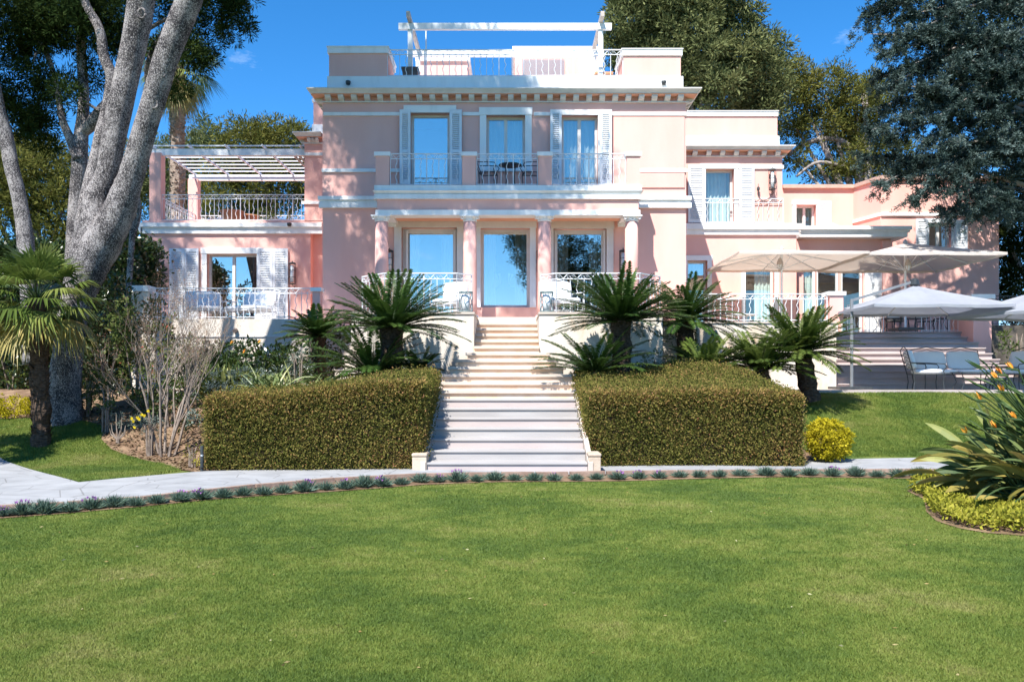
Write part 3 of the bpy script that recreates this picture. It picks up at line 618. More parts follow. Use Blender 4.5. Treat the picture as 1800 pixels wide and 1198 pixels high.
cornice(X(537, DL), X(568, DL), DL-.05, 31, Z(232, DL-.3), Z(254, DL), .33, V_, 3, True, False)
q = MB(); q.box(X(547, DL), X(568, DL), DL+.1, 31, Z(232, DL)-.1, Z(217, DL)); q.build('parapet', 'white', V_)
q = MB(); q.box(X(549, DL), X(568, DL), DL+.15, 31, Z(217, DL), Z(177, DL)); q.build('parapet', 'pink', V_); q = MB(); q.box(X(547, DL), X(568, DL), DL+.1, 31, Z(177, DL), Z(171, DL)); q.build('coping', 'white', V_)
rail('railing', [((X(282, DL), DL+.12), (X(536, DL), DL+.12))], zl, Z(341, DL), V_, sp=.14)
rail('railing', [((X(272, DL), DL+.35), (X(272, DL), 30.5)), ((X(341, 30.6), 30.6), (X(545, 30.6), 30.6))], zl, Z(341, DL), V_, sp=.16)
camdome(X(511, DL), DL-.1, Z(396, DL)); lantern(516, 482, DL, .62); lantern(282, 482, DL, .62)
MB().box(lx0-.9, lx0-.1, DL+2, DL+2.3, Z(411, DL), Z(405, DL)).build('moulding', 'white', V_)

# right wing
DR = 27.4; rx0 = cx1-.01; rx1 = X(1375, DR); zf = Z(394, DR)
HU = [window(DR, 1240, 1290, 297, 393, surround='white', curt='full', sw=.14, glass='glassc', rev=.3)]
w = MB(); wall_holes(w, rx0, rx1, zf, Z(268, DR), DR, HU); shell(w, rx0, rx1, DR, 33, zf, Z(268, DR)); w.build('wall', 'pink', V_)
shutter(DR-.02, 1209, 1238, 290, 392); shutter(DR-.02, 1299, 1325, 290, 392)
cornice(rx0, rx1, DR, 33, Z(255, DR-.3), Z(276, DR), .33, V_, 9, False, True)
q = MB(); q.box(rx0, X(1371, DR), DR+.05, 33, Z(255, DR)-.05, Z(238, DR)); q.build('parapet', 'white', V_)
q = MB(); q.box(rx0, X(1368, DR), DR+.09, 33, Z(238, DR), Z(203, DR)); q.build('parapet', 'pink', V_); q = MB(); q.box(rx0, X(1369, DR), DR+.05, 33, Z(203, DR), Z(195, DR)); q.box(rx0, X(1370, DR), DR+.03, 33.02, Z(195, DR), Z(193.5, DR)); q.build('coping', 'white', V_)
band(1325, 1377, 291, 297, DR, .05); 
lantern(1355, 318, DR, .62)
m = MB(); xx, zz = X(1355, DR), Z(345, DR)
m.tube([(xx-.02-.42*math.sin(t), DR-.1, zz-.02-.18*math.sin(2*t)+.20*(t/1.57)**2) for t in np.linspace(0, 1.57, 10)], .012, 5); m.lathe(xx-.43, DR-.1, [(.015, zz+.15), (.05, zz+.19), (.045, zz+.26), (.01, zz+.3)], 8); m.tube([(xx-.43, DR-.1, zz+.3), (xx-.43, DR-.1, zz+.38)], .008, 4); m.beam((xx-.43, DR-.1, zz+.2), (xx-.43, DR+.01, zz+.2), .02, .02)
m.build('lamp_bracket', 'dark', V_)
# ground floor of the right wing
HG = [window(DR, 1208, 1243, 458, 590, surround='white', curt='right', sw=.14, glass='glass'), window(DR, 1310, 1361, 455, 597, surround='white', curt='right', sw=.12, glass='glassc', name='glass_door')]
rx2 = X(1400, DR)
w = MB(); wall_holes(w, rx0, rx2, 1.2, zf, DR, HG); shell(w, rx0, rx2, DR, 34, 1.2, zf); w.build('wall', 'pink', V_)
q = MB(); q.box(rx0, rx2+.12, DR-.15, DR+.0, Z(404, DR), Z(394, DR)); q.box(rx0, rx2+.05, DR-.08, DR+.0, Z(413, DR), Z(404, DR)); q.build('moulding', 'white', V_)
rail('railing', [((X(1216, DR), DR-.06), (X(1376, DR), DR-.06))], zf, Z(350, DR), V_, sp=.16)
DE = 28.3; ex0, ex1 = X(1398, DE), X(1566, DE); ze = Z(403, DE)
HE = [window(DE, 1411, 1434, 455, 600, curt='full', glass='glassc', fm='white', rev=.2), window(DE, 1436, 1475, 455, 600, curt=None, glass='glassc', fm='white', rev=.2), window(DE, 1479, 1517, 455, 600, curt=None, glass='glassc', fm='white', rev=.2)]
w = MB(); wall_holes(w, ex0, ex1, 1.2, ze, DE, HE, .2); shell(w, ex0, ex1, DE, 34, 1.2, ze); w.build('wall', 'pink', V_)
MB().box(ex0+.2, ex1-.2, 30.4, 30.5, 1.2, ze-.3).build('room_wall', 'room', V_)
q = MB(); q.box(X(1519, DE), X(1549, DE), DE-.06, DE+.01, 2.92, Z(455, DE)); q.build('board_panel', 'white', V_)
q = MB()
for yy in (483, 501, 519, 538, 556): q.box(X(1519, DE), X(1549, DE), DE-.068, DE-.061, Z(yy+.8, DE), Z(yy, DE))
q.build('panel_joints', 'frame', V_)
for a, b in ((1399, 1410), (1549, 1566)): MB().box(X(a, DE), X(b, DE), DE-.12, DE+.0, 2.92, Z(424, DE)).build('pillar', 'pink', V_)
x1e = X(1590, DE)
q = MB(); q.box(ex0, x1e, DE-.55, DE+.0, Z(408, DE), Z(402, DE)); q.box(ex0, x1e-.04, DE-.48, DE+.0, Z(412, DE), Z(408, DE)); q.box(ex0, x1e-.10, DE-.44, DE, Z(420, DE), Z(412, DE)); q.box(ex1, x1e-.1, DE, 29.7, Z(420, DE), Z(402, DE)); q.build('moulding', 'white', V_)
q = MB(); gx, gy = X(1455, 28.1), 28.1; q.add([(X(1421, gy), gy, Z(403, gy)), (X(1489, gy), gy, Z(403, gy)), (gx, gy, Z(388, gy)), (X(1421, gy), 29.6, Z(403, gy)), (X(1489, gy), 29.6, Z(403, gy)), (gx, 29.6, Z(388, gy))], [(0,1,2), (5,4,3), (0,2,5,3), (1,4,5,2), (0,3,4,1)]); q.build('small_gable', 'white', V_)
# upper right building with an angled wall
DU, DF = 31.0, 29.6
ux0, ux1, fx0, fx1 = X(1375, DU), X(1500, DU), X(1548, DF), X(1756, DF); zu = Z(330, DU)
HW = [window(DU, 1399, 1434, 360, 399, mull=1, surround='white', curt='full', sw=.13, glass='glassc', fm='white', rev=.3)]
w = MB(); wall_holes(w, ux0-1, ux1, 1.2, zu, DU, HW)
w.add([(ux1, DU, 1.2), (fx0, DF, 1.2), (fx0, DF, zu), (ux1, DU, zu)], [(0,1,2,3)])
HF = [window(DF, 1632, 1672, 392, 440, mull=1, surround='shutter', curt=None, sw=.13, glass='glassc', fm='frame', rev=.25)]
wall_holes(w, fx0, fx1, 1.2, zu, DF, HF)
w.add([(fx1, DF, 1.2), (fx1, 36, 1.2), (fx1, 36, zu), (fx1, DF, zu)], [(0,1,2,3)]); w.add([(ux0-1, DU, zu), (ux1, DU, zu), (fx0, DF, zu), (fx1, DF, zu), (fx1, 36, zu), (ux0-1, 36, zu)], [(0,1,2,3,4,5)]); w.build('wall', 'pink', V_)
shutter(DU-.02, 1438, 1460, 354, 398, plain=True); shutter(DF-.02, 1609, 1630, 385, 437); shutter(DF-.02, 1678, 1699, 387, 439)
def poly_band(pts, z0, z1, o_, m, name):
    q = MB()
    for a, b in zip(pts[:-1], pts[1:]): q.beam((a[0], a[1]-o_/2, (z0+z1)/2), (b[0], b[1]-o_/2, (z0+z1)/2), o_+.04, z1-z0)
    q.build(name, m, V_)
ln = [(ux0, DU), (ux1, DU), (fx0, DF), (fx1, DF)]
poly_band([(ln[0][0], ln[0][1]), (ln[1][0]+.02, ln[1][1]), (ln[2][0], ln[2][1]), (ln[3][0]+.05, ln[3][1])], zu-.03, zu+.10, .10, 'coping', 'roof_edge')
poly_band([ln[1], ln[2], ln[3]], Z(378, DF)-.03, Z(378, DF)+.08, .05, 'white', 'moulding')

# ---------------------------------------------------------------- terraces and stairs
T1 = thing('terrace', 'pale travertine porch terrace with curved white railings at the top of the central stairs', 'terrace', (0, 19.3, 1))
TX0, TX1, SX0, SX1 = X(617, 19.25), X(1165, 19.25), X(833, 19.2), X(948, 19.2); TZ = 2.96
q = MB(); q.box(TX0, SX0, 19.25, D-.003, .3, TZ); q.box(SX1, TX1, 19.25, D-.003, .3, TZ); q.box(SX0, SX1, 21.25, D-.003, .3, TZ+.05); q.build('wall', 'trav', T1, bevel=.01)
q = MB(); q.box(TX0-.02, SX0+.015, 19.22, D-.004, TZ, TZ+.05); q.box(SX1-.015, TX1+.02, 19.22, D-.004, TZ, TZ+.05); q.build('coping', 'tread', T1)
rz0, rz1 = TZ+.05, Z(480, 19.4)
rail('railing', [((X(637, 20.1), 20.1), (X(676, 19.4), 19.4)), ((X(676, 19.4), 19.4), (X(803, 19.4), 19.4)), ((X(803, 19.4), 19.4), (X(829, 19.75), 19.75))], rz0, rz1, T1)
rail('railing', [((X(951, 19.75), 19.75), (X(978, 19.4), 19.4)), ((X(978, 19.4), 19.4), (X(1125, 19.4), 19.4)), ((X(1125, 19.4), 19.4), (X(1160, 20.1), 20.1))], rz0, rz1, T1)
ST = thing('garden_staircase', 'long pale stone stairs from the path up to the porch, between two hedges', 'stairs', (0, 14, 0))
h, dl, db = .16, .42, 13.75
cxs = -.085
for k in range(1, 20):
    z = k*h; d = db+(k-1)*dl
    if k <= 9: a, b = -1.385, 1.215
    elif k == 10: a, b = -1.47, 1.26
    elif k == 11: a, b = -1.30, 1.08
    elif k == 12: a, b = -1.17, .95
    elif k == 13: a, b = -.97, .80
    else: a, b = SX0+.002, SX1-.002
    low = k <= 7; t = .035 if low else .062; nz = .026 if low else .045
    r = MB(); r.box(a, b, d, d+dl+.06, z-h-(.06 if k > 1 else .0), z-t); st = r.build('step', ('mpink' if k % 2 else 'mgrey') if low else 'travd', ST)
    MB().box(a-(.0 if low or k > 13 else .05), b+(.0 if low or k > 13 else .05), d-nz, d+dl-.001+(.0 if k < 19 else .5), z-t, z).build('tread', ('mgrey' if low else 'tread'), st, bevel=.006)
for xa, xb in ((-1.47, -1.39), (1.22, 1.30)):
    sd_ = MB(); sd_.prism_x([(13.68, 0), (17.2, .9), (17.2, 1.36), (16.8, 1.30), (13.68, .17)], xa, xb); sd_.build('side_kerb', 'tread', ST)
for a, b in ((727, 752), (1033, 1054)):
    MB().box(X(a, 13.9), X(b, 13.9), 13.7, 14.15, 0, .25).build('end_block', 'block', ST, bevel=.012); MB().box(X(a, 13.9)-.01, X(b, 13.9)+.01, 13.69, 14.16, .255, .31).build('end_cap', 'block', ST, bevel=.02)
# left terrace
T2 = thing('terrace', 'low stone terrace with white railing in front of the left wing', 'terrace', (-7, 22, 1)); d = 21.9
q = MB(); q.box(X(236, d), cx0, d, 26.98, .3, 3.04); q.box(cx0, TX0, 22.8, 23.48, .3, 2.9); q.build('wall', 'trav', T2); MB().box(X(236, d), cx0, d-.03, d+.0, Z(592, d), Z(590, d)).build('moulding', 'frame', T2)
q = MB(); q.box(X(232, d), X(262, d), d-.04, d+.35, .3, Z(512, d)); q.build('pier', 'trav', T2); MB().box(X(228, d), X(263, d), d-.08, d+.39, Z(512, d), Z(502, d)).build('coping', 'white', T2)
MB().box(X(546, d), X(565, d), d-.04, d+.3, Z(512, d), Z(505, d)).build('coping', 'white', T2); MB().box(X(549, d), X(563, d), d-.0, d+.26, 3.04, Z(512, d)).build('pier', 'pink', T2)
rail('railing', [((X(263, d), d+.08), (X(549, d), d+.08))], 3.04, Z(506, d), T2, sp=.15)
rail('railing', [((X(240, d), d+.4), (X(240, d), 26.9))], 3.04, Z(506, d), T2, sp=.15)
x_, z_ = X(415, d), Z(580, d); m = MB().tube([(x_, d-.12, z_-.03), (x_, d-.02, z_)], .055, 10); m.beam((x_, d-.02, z_), (x_, d+.01, z_), .03, .03); m.build('garden_spotlight', 'potd', T2)
# right terrace with stairs
T3 = thing('terrace', 'raised terrace with white railing and broad steps down to the patio, on the right', 'terrace', (9, 22, 1)); d = 21.65; TZR = 2.91
q = MB(); q.box(TX1, X(1470, d), d, 27.38, .6, TZR); q.box(X(1470, d), 17.5, 25.62, 31, .6, TZR-.002); q.build('wall', 'trav', T3)
MB().box(TX1, X(1470, d), d-.03, d+.4, TZR, TZR+.04).build('coping', 'tread', T3)
rail('railing', [((X(1205, d), d+.08), (X(1456, d), d+.08))], TZR+.04, Z(516, d), T3, sp=.15)
q = MB(); q.box(X(1459, d), X(1483, d), d+.02, d+.4, TZR, Z(519, d)); q.build('pier', 'pink', T3); MB().box(X(1455, d), X(1487, d), d-.02, d+.44, Z(519, d), Z(512, d)).build('coping', 'white', T3)
hR, dR = .17, .355
for k in range(1, 11):
    z = 1.21+k*hR; dd = 22.4+(k-1)*dR; a, b = X(1470, d)+.003, 13.6+.0
    if k < 9: b = 13.6
    r = MB(); r.box(a, b, dd, dd+dR+.05, z-hR-.05, z-.03); st = r.build('step', 'rriser', T3); MB().box(a-.0, b, dd-.055, dd+dR-.002, z-.03, z).build('tread', 'mpink', st)
d = 25.75
rail('railing', [((X(1490, d), d), (X(1553, d), d))], TZR, Z(536, d), T3, sp=.11); rail('railing', [((X(1620, d), d), (X(1708, d), d))], TZR, Z(536, d), T3, sp=.14)
q = MB(); q.box(X(1711, 24.9), X(1743, 24.9), 24.9, 26.2, .8, Z(525, 24.9)); q.build('pier', 'pink', T3); MB().box(X(1706, 24.9), X(1748, 24.9), 24.85, 26.25, Z(525, 24.9), Z(517, 24.9)).build('coping', 'white', T3)
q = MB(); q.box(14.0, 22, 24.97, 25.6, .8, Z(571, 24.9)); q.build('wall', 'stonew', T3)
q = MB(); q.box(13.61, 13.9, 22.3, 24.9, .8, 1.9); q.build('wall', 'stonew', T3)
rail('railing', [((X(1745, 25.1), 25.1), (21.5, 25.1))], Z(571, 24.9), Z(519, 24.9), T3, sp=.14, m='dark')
#PART2
# ---------------------------------------------------------------- pergolas
PG = thing('pergola', 'white timber pergola over the upper terrace of the left wing', 'pergola', (X(400, DL), 28.8, zl))
zt = Z(265, DL); y0, y1 = DL+.15, 30.6; xl, xr = X(266, DL), X(537, DL)
for yy in (y0, y1): MB().box(xl-.15, xr, yy-.06, yy+.06, zt-.12, zt+.09).build('beam', 'iron', PG)
for xx in np.linspace(xl+.05, xr-.15, 5): MB().box(xx-.025, xx+.025, y0-.35, y1+.3, zt+.092, zt+.15).build('rafter', 'iron', PG)
for yy in np.linspace(y0-.1, y1-.2, 8): MB().box(xl-.1, xr, yy-.018, yy+.018, zt+.153, zt+.19).build('slat', 'shutter', PG)  # greyer slats: crown shade put into their colour
for xx in np.linspace(xr-.55, xr-.1, 4): MB().box(xx-.02, xx+.02, y0, y1, zt+.01, zt+.08).build('slat', 'wood', PG)
PR = thing('pergola', 'bare white timber pergola frame standing on the rooftop terrace', 'pergola', (0, 25, ROOF))
zt = Z(47, 23.9); ya, yb = 23.9, 25.9; xa, xb = X(721, ya), X(1056, ya)
for yy in (ya, yb): MB().box(xa-.32, xb+.3, yy-.06, yy+.06, zt-.09, zt+.08).build('beam', 'iron', PR)
for xx in (xa, xb):
    MB().box(xx-.05, xx+.05, ya-.5, yb+.3, zt+.083, zt+.22).build('rafter', 'wood', PR)
    for yy in (ya+.02, yb): MB().box(xx-.065, xx+.065, yy-.04, yy+.09, ROOF, zt-.09).build('post', 'iron', PR)
m = MB(); m.tube([(X(747, ya), ya+.3, ROOF), (X(747, ya), ya+.3, Z(36, ya))], .02, 6); m.tube([(X(741, ya), ya+.3, Z(42, ya)), (X(753, ya), ya+.3, Z(38, ya))], .012, 5)
tag(m.build('antenna_mast', 'shutter'), 'thin antenna mast at the left end of the rooftop pergola', 'antenna')

# ---------------------------------------------------------------- plants
def frond_geo(rng, base, az, el, Lf, droop, nl=46, wl=.13, lw=.03, vee=.18):
    """one cycad frond: returns leaflet quads and rachis points"""
    n = nl; t = np.linspace(0, 1, n); e = el-droop*t**1.4
    ds = Lf/(n-1); dirs = np.stack([np.cos(az)*np.cos(e), np.sin(az)*np.cos(e), np.sin(e)], 1)
    P = np.array(base)+np.concatenate([[np.zeros(3)], np.cumsum(dirs[:-1]*ds, 0)])
    side = np.array([-math.sin(az), math.cos(az), 0]); up = np.cross(side, dirs)*-1; up[up[:, 2] < 0] *= 1
    k = t > .05; P2, d2, u2, tt = P[k], dirs[k], np.cross(dirs[k], side)*-1, t[k]
    u2 = np.where(u2[:, 2:3] < 0, -u2, u2)
    ln = wl*(np.sin(np.clip(tt, .02, 1)*math.pi*.93)**.5)*(.9+.2*rng.random(len(tt)))+.02
    out = []
    for s in (-1, 1):
        D_ = norm(side*s*1.0+d2*.75+u2*vee+rng.normal(size=d2.shape)*.06); 
        mid = P2+D_*ln[:, None]*.5+0; W = d2*lw*.5
        tip = P2+D_*ln[:, None]-np.array([0, 0, 1])*ln[:, None]*.20
        out.append(np.stack([P2-W*.6, mid-W, tip, mid+W], 1))
    return np.concatenate(out), P
def cycad(label, x, y, z0, z1, tr, Lf, n, seed, m='cycad', emin=-12, emax=84, droop=.9, tilt=0, azr=None, group='cycads in the garden beds'):
    n = int(n*1.25); rng = np.random.default_rng(seed); o = thing('cycad', label, 'cycad', (x, y, z0), group=group)
    tp = (x+tilt, y, z1)
    q = MB(); nn = 9; q.tube([(x+tilt*i/nn, y, z0+(z1-z0)*i/nn) for i in range(nn+1)], [tr*(1.0+.10*math.sin(i*2.4)) for i in range(nn+1)], 12, .08)
    for i in range(int((z1-z0)*150)):
        a = rng.random()*6.28; zz = z0+(z1-z0)*rng.random(); f = (zz-z0)/(z1-z0); cx = x+tilt*f
        q.add([(cx+tr*.93*math.cos(a-.14), y+tr*.93*math.sin(a-.14), zz), (cx+tr*.93*math.cos(a+.14), y+tr*.93*math.sin(a+.14), zz), (cx+tr*1.22*math.cos(a), y+tr*1.22*math.sin(a), zz+.05)], [(0, 1, 2)])
    q.build('trunk', 'palmtrunk', o)
    Vs = []; Rs = []; rm = MB()
    for i in range(n):
        f = (i+.5)/n; el = math.radians(min(emax, 74)-(min(emax, 74)-emin)*f**.62+rng.normal()*4); az = i*2.39996+rng.normal()*.15
        if azr: az = azr[0]+(azr[1]-azr[0])*rng.random()
        lf = Lf*(.86+.2*f)*(.9+.2*rng.random()); 
        v, P = frond_geo(rng, (tp[0]+.06*math.cos(az), tp[1]+.06*math.sin(az), tp[2]-.05*f), az, el, lf, droop*(.6+.4*rng.random())*(.15+.75*math.cos(el)), 50, .195 if Lf > .9 else .13, .036)
        Vs.append(v); Rs.append(np.clip(.25+rng.random()*.5+rng.normal(size=len(v))*.12+(.3 if el > .9 else 0), 0, 1)); rm.tube([P[j] for j in (0, 12, 24, 37, 49)], [.012, .009, .007, .004, .002], 4)
    leaves('fronds', np.concatenate(Vs), np.concatenate(Rs), m, o); rm.build('rachis', LM['fan'], o); return o
def zx(px, py, d): return X(px, d), Z(py, d)
x, z = zx(688, 575, 17.6); cycad('large dark cycad with an arching crown on a thick trunk, behind the left hedge', x, 17.6, .9, z, .24, 1.42, 64, 1, emin=4, droop=.7)
x, z = zx(655, 655, 17.3); cycad('low spreading cycad at the foot of the large dark cycad behind the left hedge', x, 17.3, 1.0, z, .16, 1.3, 40, 2, emin=3, emax=70)
x, z = zx(735, 650, 17.8); cycad('small cycad beside the stone steps behind the left hedge', x, 17.8, 1.0, z, .10, .55, 16, 12, emin=10, emax=75)
x, z = zx(560, 590, 20.6); cycad('dark shaded cycad in the recess between the left terrace and the porch terrace', x, 20.6, 1.2, z, .16, .95, 34, 3, emin=0)
x, z = zx(1092, 562, 17.8); cycad('tall cycad with a scaly bare trunk and full crown, behind the right hedge', x, 17.8, 1.1, z, .205, 1.35, 64, 4, emin=2, emax=82, droop=.55)
x, z = zx(1205, 560, 20.3); cycad('cycad growing behind the tall cycad, its crown against the main wall corner', x, 20.3, 1.3, z, .2, 1.35, 56, 5, emin=-8, emax=84, droop=.8)
x, z = zx(1046, 652, 17.5); cycad('low cycad leaning over the steps beside the tall cycad trunk', x, 17.5, 1.2, z, .12, 1.3, 26, 6, emin=14, emax=60, droop=.75)
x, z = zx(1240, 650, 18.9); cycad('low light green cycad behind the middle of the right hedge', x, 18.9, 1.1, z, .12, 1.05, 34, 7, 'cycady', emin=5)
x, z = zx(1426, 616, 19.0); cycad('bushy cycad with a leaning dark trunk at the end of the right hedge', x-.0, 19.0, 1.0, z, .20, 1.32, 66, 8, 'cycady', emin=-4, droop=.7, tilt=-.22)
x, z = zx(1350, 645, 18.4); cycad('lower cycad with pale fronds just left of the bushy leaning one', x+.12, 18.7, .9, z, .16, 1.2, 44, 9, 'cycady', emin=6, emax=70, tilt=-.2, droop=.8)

def fan_leaf(rng, c, az, el, pet, r, spread=2.5, n=26, droop=.3):
    """palmate leaf: petiole end then narrow segments in a fan"""
    d = np.array([math.cos(az)*math.cos(el), math.sin(az)*math.cos(el), math.sin(el)]); tip = np.array(c)+d*pet-np.array([0, 0, droop*.15])
    side = np.array([-math.sin(az), math.cos(az), 0]); a = np.linspace(-spread/2, spread/2, n)+rng.normal(size=n)*.02
    D_ = norm(d*np.cos(a)[:, None]+side*np.sin(a)[:, None]+np.cross(d, side)*(-.1)); ln = r*(.75+.25*np.cos(a))*(.85+.2*rng.random(n))
    perp = norm(np.cross(D_, np.cross(d, side)))*(.018+.006*rng.random(n))[:, None]
    mid = tip+D_*ln[:, None]*.6; end = tip+D_*ln[:, None]-np.array([0, 0, 1])*(ln*droop*(.4+.8*rng.random(n)))[:, None]
    return np.stack([tip+perp*0, mid-perp, end, mid+perp], 1), tip
def fan_palm(name, label, x, y, z0, z1, tr, pet, r, n, seed, trunk='palmtrunk', emin=-60, old=.25, lean=0, wide=2.6):
    rng = np.random.default_rng(seed); o = thing(name, label, 'palm tree', (x, y, z0)); q = MB(); nn = 16
    q.tube([(x+lean*(i/nn)**1.3, y, z0+(z1-z0)*i/nn) for i in range(nn+1)], [tr*(1+.12*math.sin(i*1.9)) for i in range(nn+1)], 12, .12)
    for i in range(int((z1-z0)*110)):
        a = rng.random()*6.28; zz = z0+(z1-z0)*(.05+.95*rng.random()); cx = x+lean*((zz-z0)/(z1-z0))**1.3; b = .35
        q.add([(cx+tr*.95*math.cos(a-b), y+tr*.95*math.sin(a-b), zz), (cx+tr*.95*math.cos(a+b), y+tr*.95*math.sin(a+b), zz), (cx+tr*1.32*math.cos(a), y+tr*1.32*math.sin(a), zz+.10)], [(0, 1, 2)])
    q.build('trunk', trunk, o); c = (x+lean, y, z1); A = []; R_ = []; B = []; RB = []; pm = MB()
    for i in range(n):
        f = (i+.5)/n; el = math.radians(82-(82-emin)*f); az = i*2.39996+rng.normal()*.2
        v, tip = fan_leaf(rng, c, az, el, pet*(.8+.4*rng.random()), r*(.85+.3*rng.random()), wide, 26, .2+.35*f)
        pm.tube([c, tuple(tip)], [.014, .008], 4)
        if f > 1-old: B.append(v); RB.append(.3+.6*rng.random()+rng.normal(size=len(v))*.1)
        else: A.append(v); R_.append(.15+.6*rng.random()+rng.normal(size=len(v))*.1)
    leaves('fronds', np.concatenate(A), np.concatenate(R_), 'fan', o)
    if B: leaves('old_fronds', np.concatenate(B), np.concatenate(RB), 'fany', o)
    pm.build('leaf_stalks', LM['fan'], o); return o
gx_, gy_, gz_ = G(73, 783)
fan_palm('fan_palm', 'fan palm with shaggy trunk and yellowing lower leaves on the left lawn', gx_, gy_, gz_-.05, Z(528, gy_), .165, .62, .70, 50, 11, lean=-.10, emin=-42, old=.20)
tag_palm = fan_palm('washingtonia_palm', 'tall fan palm with ragged pale trunk rising behind the pine trunks', X(312, 33), 33, 1.2, Z(118, 33),   .27, .9, .95, 50, 21, 'wpalm', emin=-75, old=.25)
fan_palm('fan_palm', 'fan palm standing off to the left beyond the paving', -10.6, 14.2, 0, 2.6, .16, .7, .7, 34, 31, emin=-40)

# pine trees with trunks traced as real tapering limbs
def limb(q, pts, n=12, jit=.05, ext=None):
    """pts: (px,py,d,radius_px)"""
    P = [(X(a, d), d, Z(b, d)) for a, b, d, r in pts]; R_ = [r*d/F for a, b, d, r in pts]
    Q = []; RR = []
    for i in range(len(P)-1):           # catmull-rom
        p0 = Vector(P[max(i-1, 0)]); p1 = Vector(P[i]); p2 = Vector(P[i+1]); p3 = Vector(P[min(i+2, len(P)-1)])
        for k in range(5):
            t = k/5; Q.append(.5*((2*p1)+(p2-p0)*t+(2*p0-5*p1+4*p2-p3)*t*t+(3*p1-p0-3*p2+p3)*t**3)); RR.append(R_[i]+(R_[i+1]-R_[i])*t)
    Q.append(Vector(P[-1])); RR.append(R_[-1]); q.tube(Q, RR, n, jit); return Q[-1]
def crown(o, lumps, nsub, nleaf, rsub, size, m, seed, aspect=.3, shell=.45, up=.3, name='crown', flat=1.):
    v, r = clumpy(lumps, nsub, nleaf, rsub, size, aspect, seed, shell, up, flat); return leaves(name, v, r, m, o)
def PX(lst):          # (px,py,d,rx_px,ry_px, depth radius m)
    return [(X(a, d), d, Z(b, d), rx*d/F, dr, ry*d/F) for a, b, d, rx, ry, dr in lst]
P1 = thing('pine_tree', 'big pine with two thick grey mottled trunks leaning right from one base', 'tree', (-9.3, 18, .7)); q = MB()
limb(q, [(112, 780, 18, 36), (113, 710, 18, 28), (119, 620, 18, 25), (128, 560, 18, 25), (142, 500, 18, 28), (156, 455, 18, 33), (166, 410, 18, 29), (171, 350, 18, 22), (190, 300, 18, 19), (208, 200, 17.9, 21), (231, 100, 17.8, 21), (249, 0, 17.6, 23), (266, -90, 17.3, 21), (290, -200, 17, 17), (340, -330, 16.6, 13), (400, -460, 16.2, 9)], 18, .05)
limb(q, [(132, 540, 18, 20), (150, 490, 17.95, 28), (172, 440, 17.9, 33), (198, 395, 17.8, 29), (217, 350, 17.7, 25), (233, 300, 17.6, 21), (263, 200, 17.4, 20), (293, 100, 17.2, 21), (332, 0, 17, 22), (352, -60, 16.8, 20), (400, -170, 16.4, 17), (480, -290, 16, 13), (560, -400, 15.8, 9)], 18, .05)
limb(q, [(146, 430, 18.2, 16), (149, 390, 18.2, 16), (155, 340, 18.3, 13), (163, 300, 18.4, 10), (178, 240, 18.5, 12), (192, 180, 18.6, 11), (196, 135, 18.6, 10), (183, 100, 18.6, 9), (174, 50, 18.6, 8), (150, 5, 18.6, 7), (130, -60, 18.6, 6)], 12)
q.build('trunk', 'bark', P1, True)
for (a, b, d, r) in ((271, 183, 17.19, 6), (285, 130, 17.1, 5), (232, 278, 17.36, 5), (249, 24, 17.34, 7), (307, 25, 16.9, 7)):
    m = MB(); x, z = X(a, d), Z(b, d); rr = r*d/F
    m.tube([(x+rr*math.cos(t), d, z+1.25*rr*math.sin(t)) for t in np.linspace(0, 6.28, 13)], rr*.32, 6); m.build('branch_scar', 'bark', P1, True)
# crown above the frame: its shade falls on the facade. lumps are given by where their shadow lands
def cast(px, py, Dw, t, r):
    return (X(px, Dw)-.45*t, Dw-t, Z(py, Dw)+1.45*t, r, r*1.0, r*.85)
sh = []
rr_ = random.Random(5)
def row(y, x0, x1, r=.95, t0=7.2, st=78):
    x = x0+r*64*.7
    while x < x1-r*64*.45:
        sh.append(cast(x+rr_.uniform(-8, 8), y+rr_.uniform(-10, 10), 23.5, t0+rr_.uniform(-.5, .5), r*rr_.uniform(.9, 1.1))); x += st
row(70, 575, 860, .9); row(130, 560, 900, 1.0); row(190, 610, 950, 1.05); row(250, 640, 1000, 1.05); row(310, 650, 1040, 1.0); row(365, 665, 1050, .9)
row(425, 700, 1040, .95); row(480, 690, 1000, .85)
for a in ((640, 345, .55), (605, 460, .6), (600, 520, .6), (575, 410, .35), (590, 250, .4), (640, 300, .5), (612, 180, .6), (585, 175, .4), (655, 490, .5), (625, 205, .6), (655, 230, .7), (660, 290, .6), (600, 165, .5), (680, 200, .7), (590, 440, .7), (620, 500, .75), (590, 540, .5), (650, 370, .45), (690, 440, .6), (590, 150, .5), (600, 110, .6)): sh.append(cast(a[0], a[1], 23.5, 7.5, a[2]))
crown(P1, sh, 42, 64, .34, .20, 'pine', 5, .20, .2, .2)
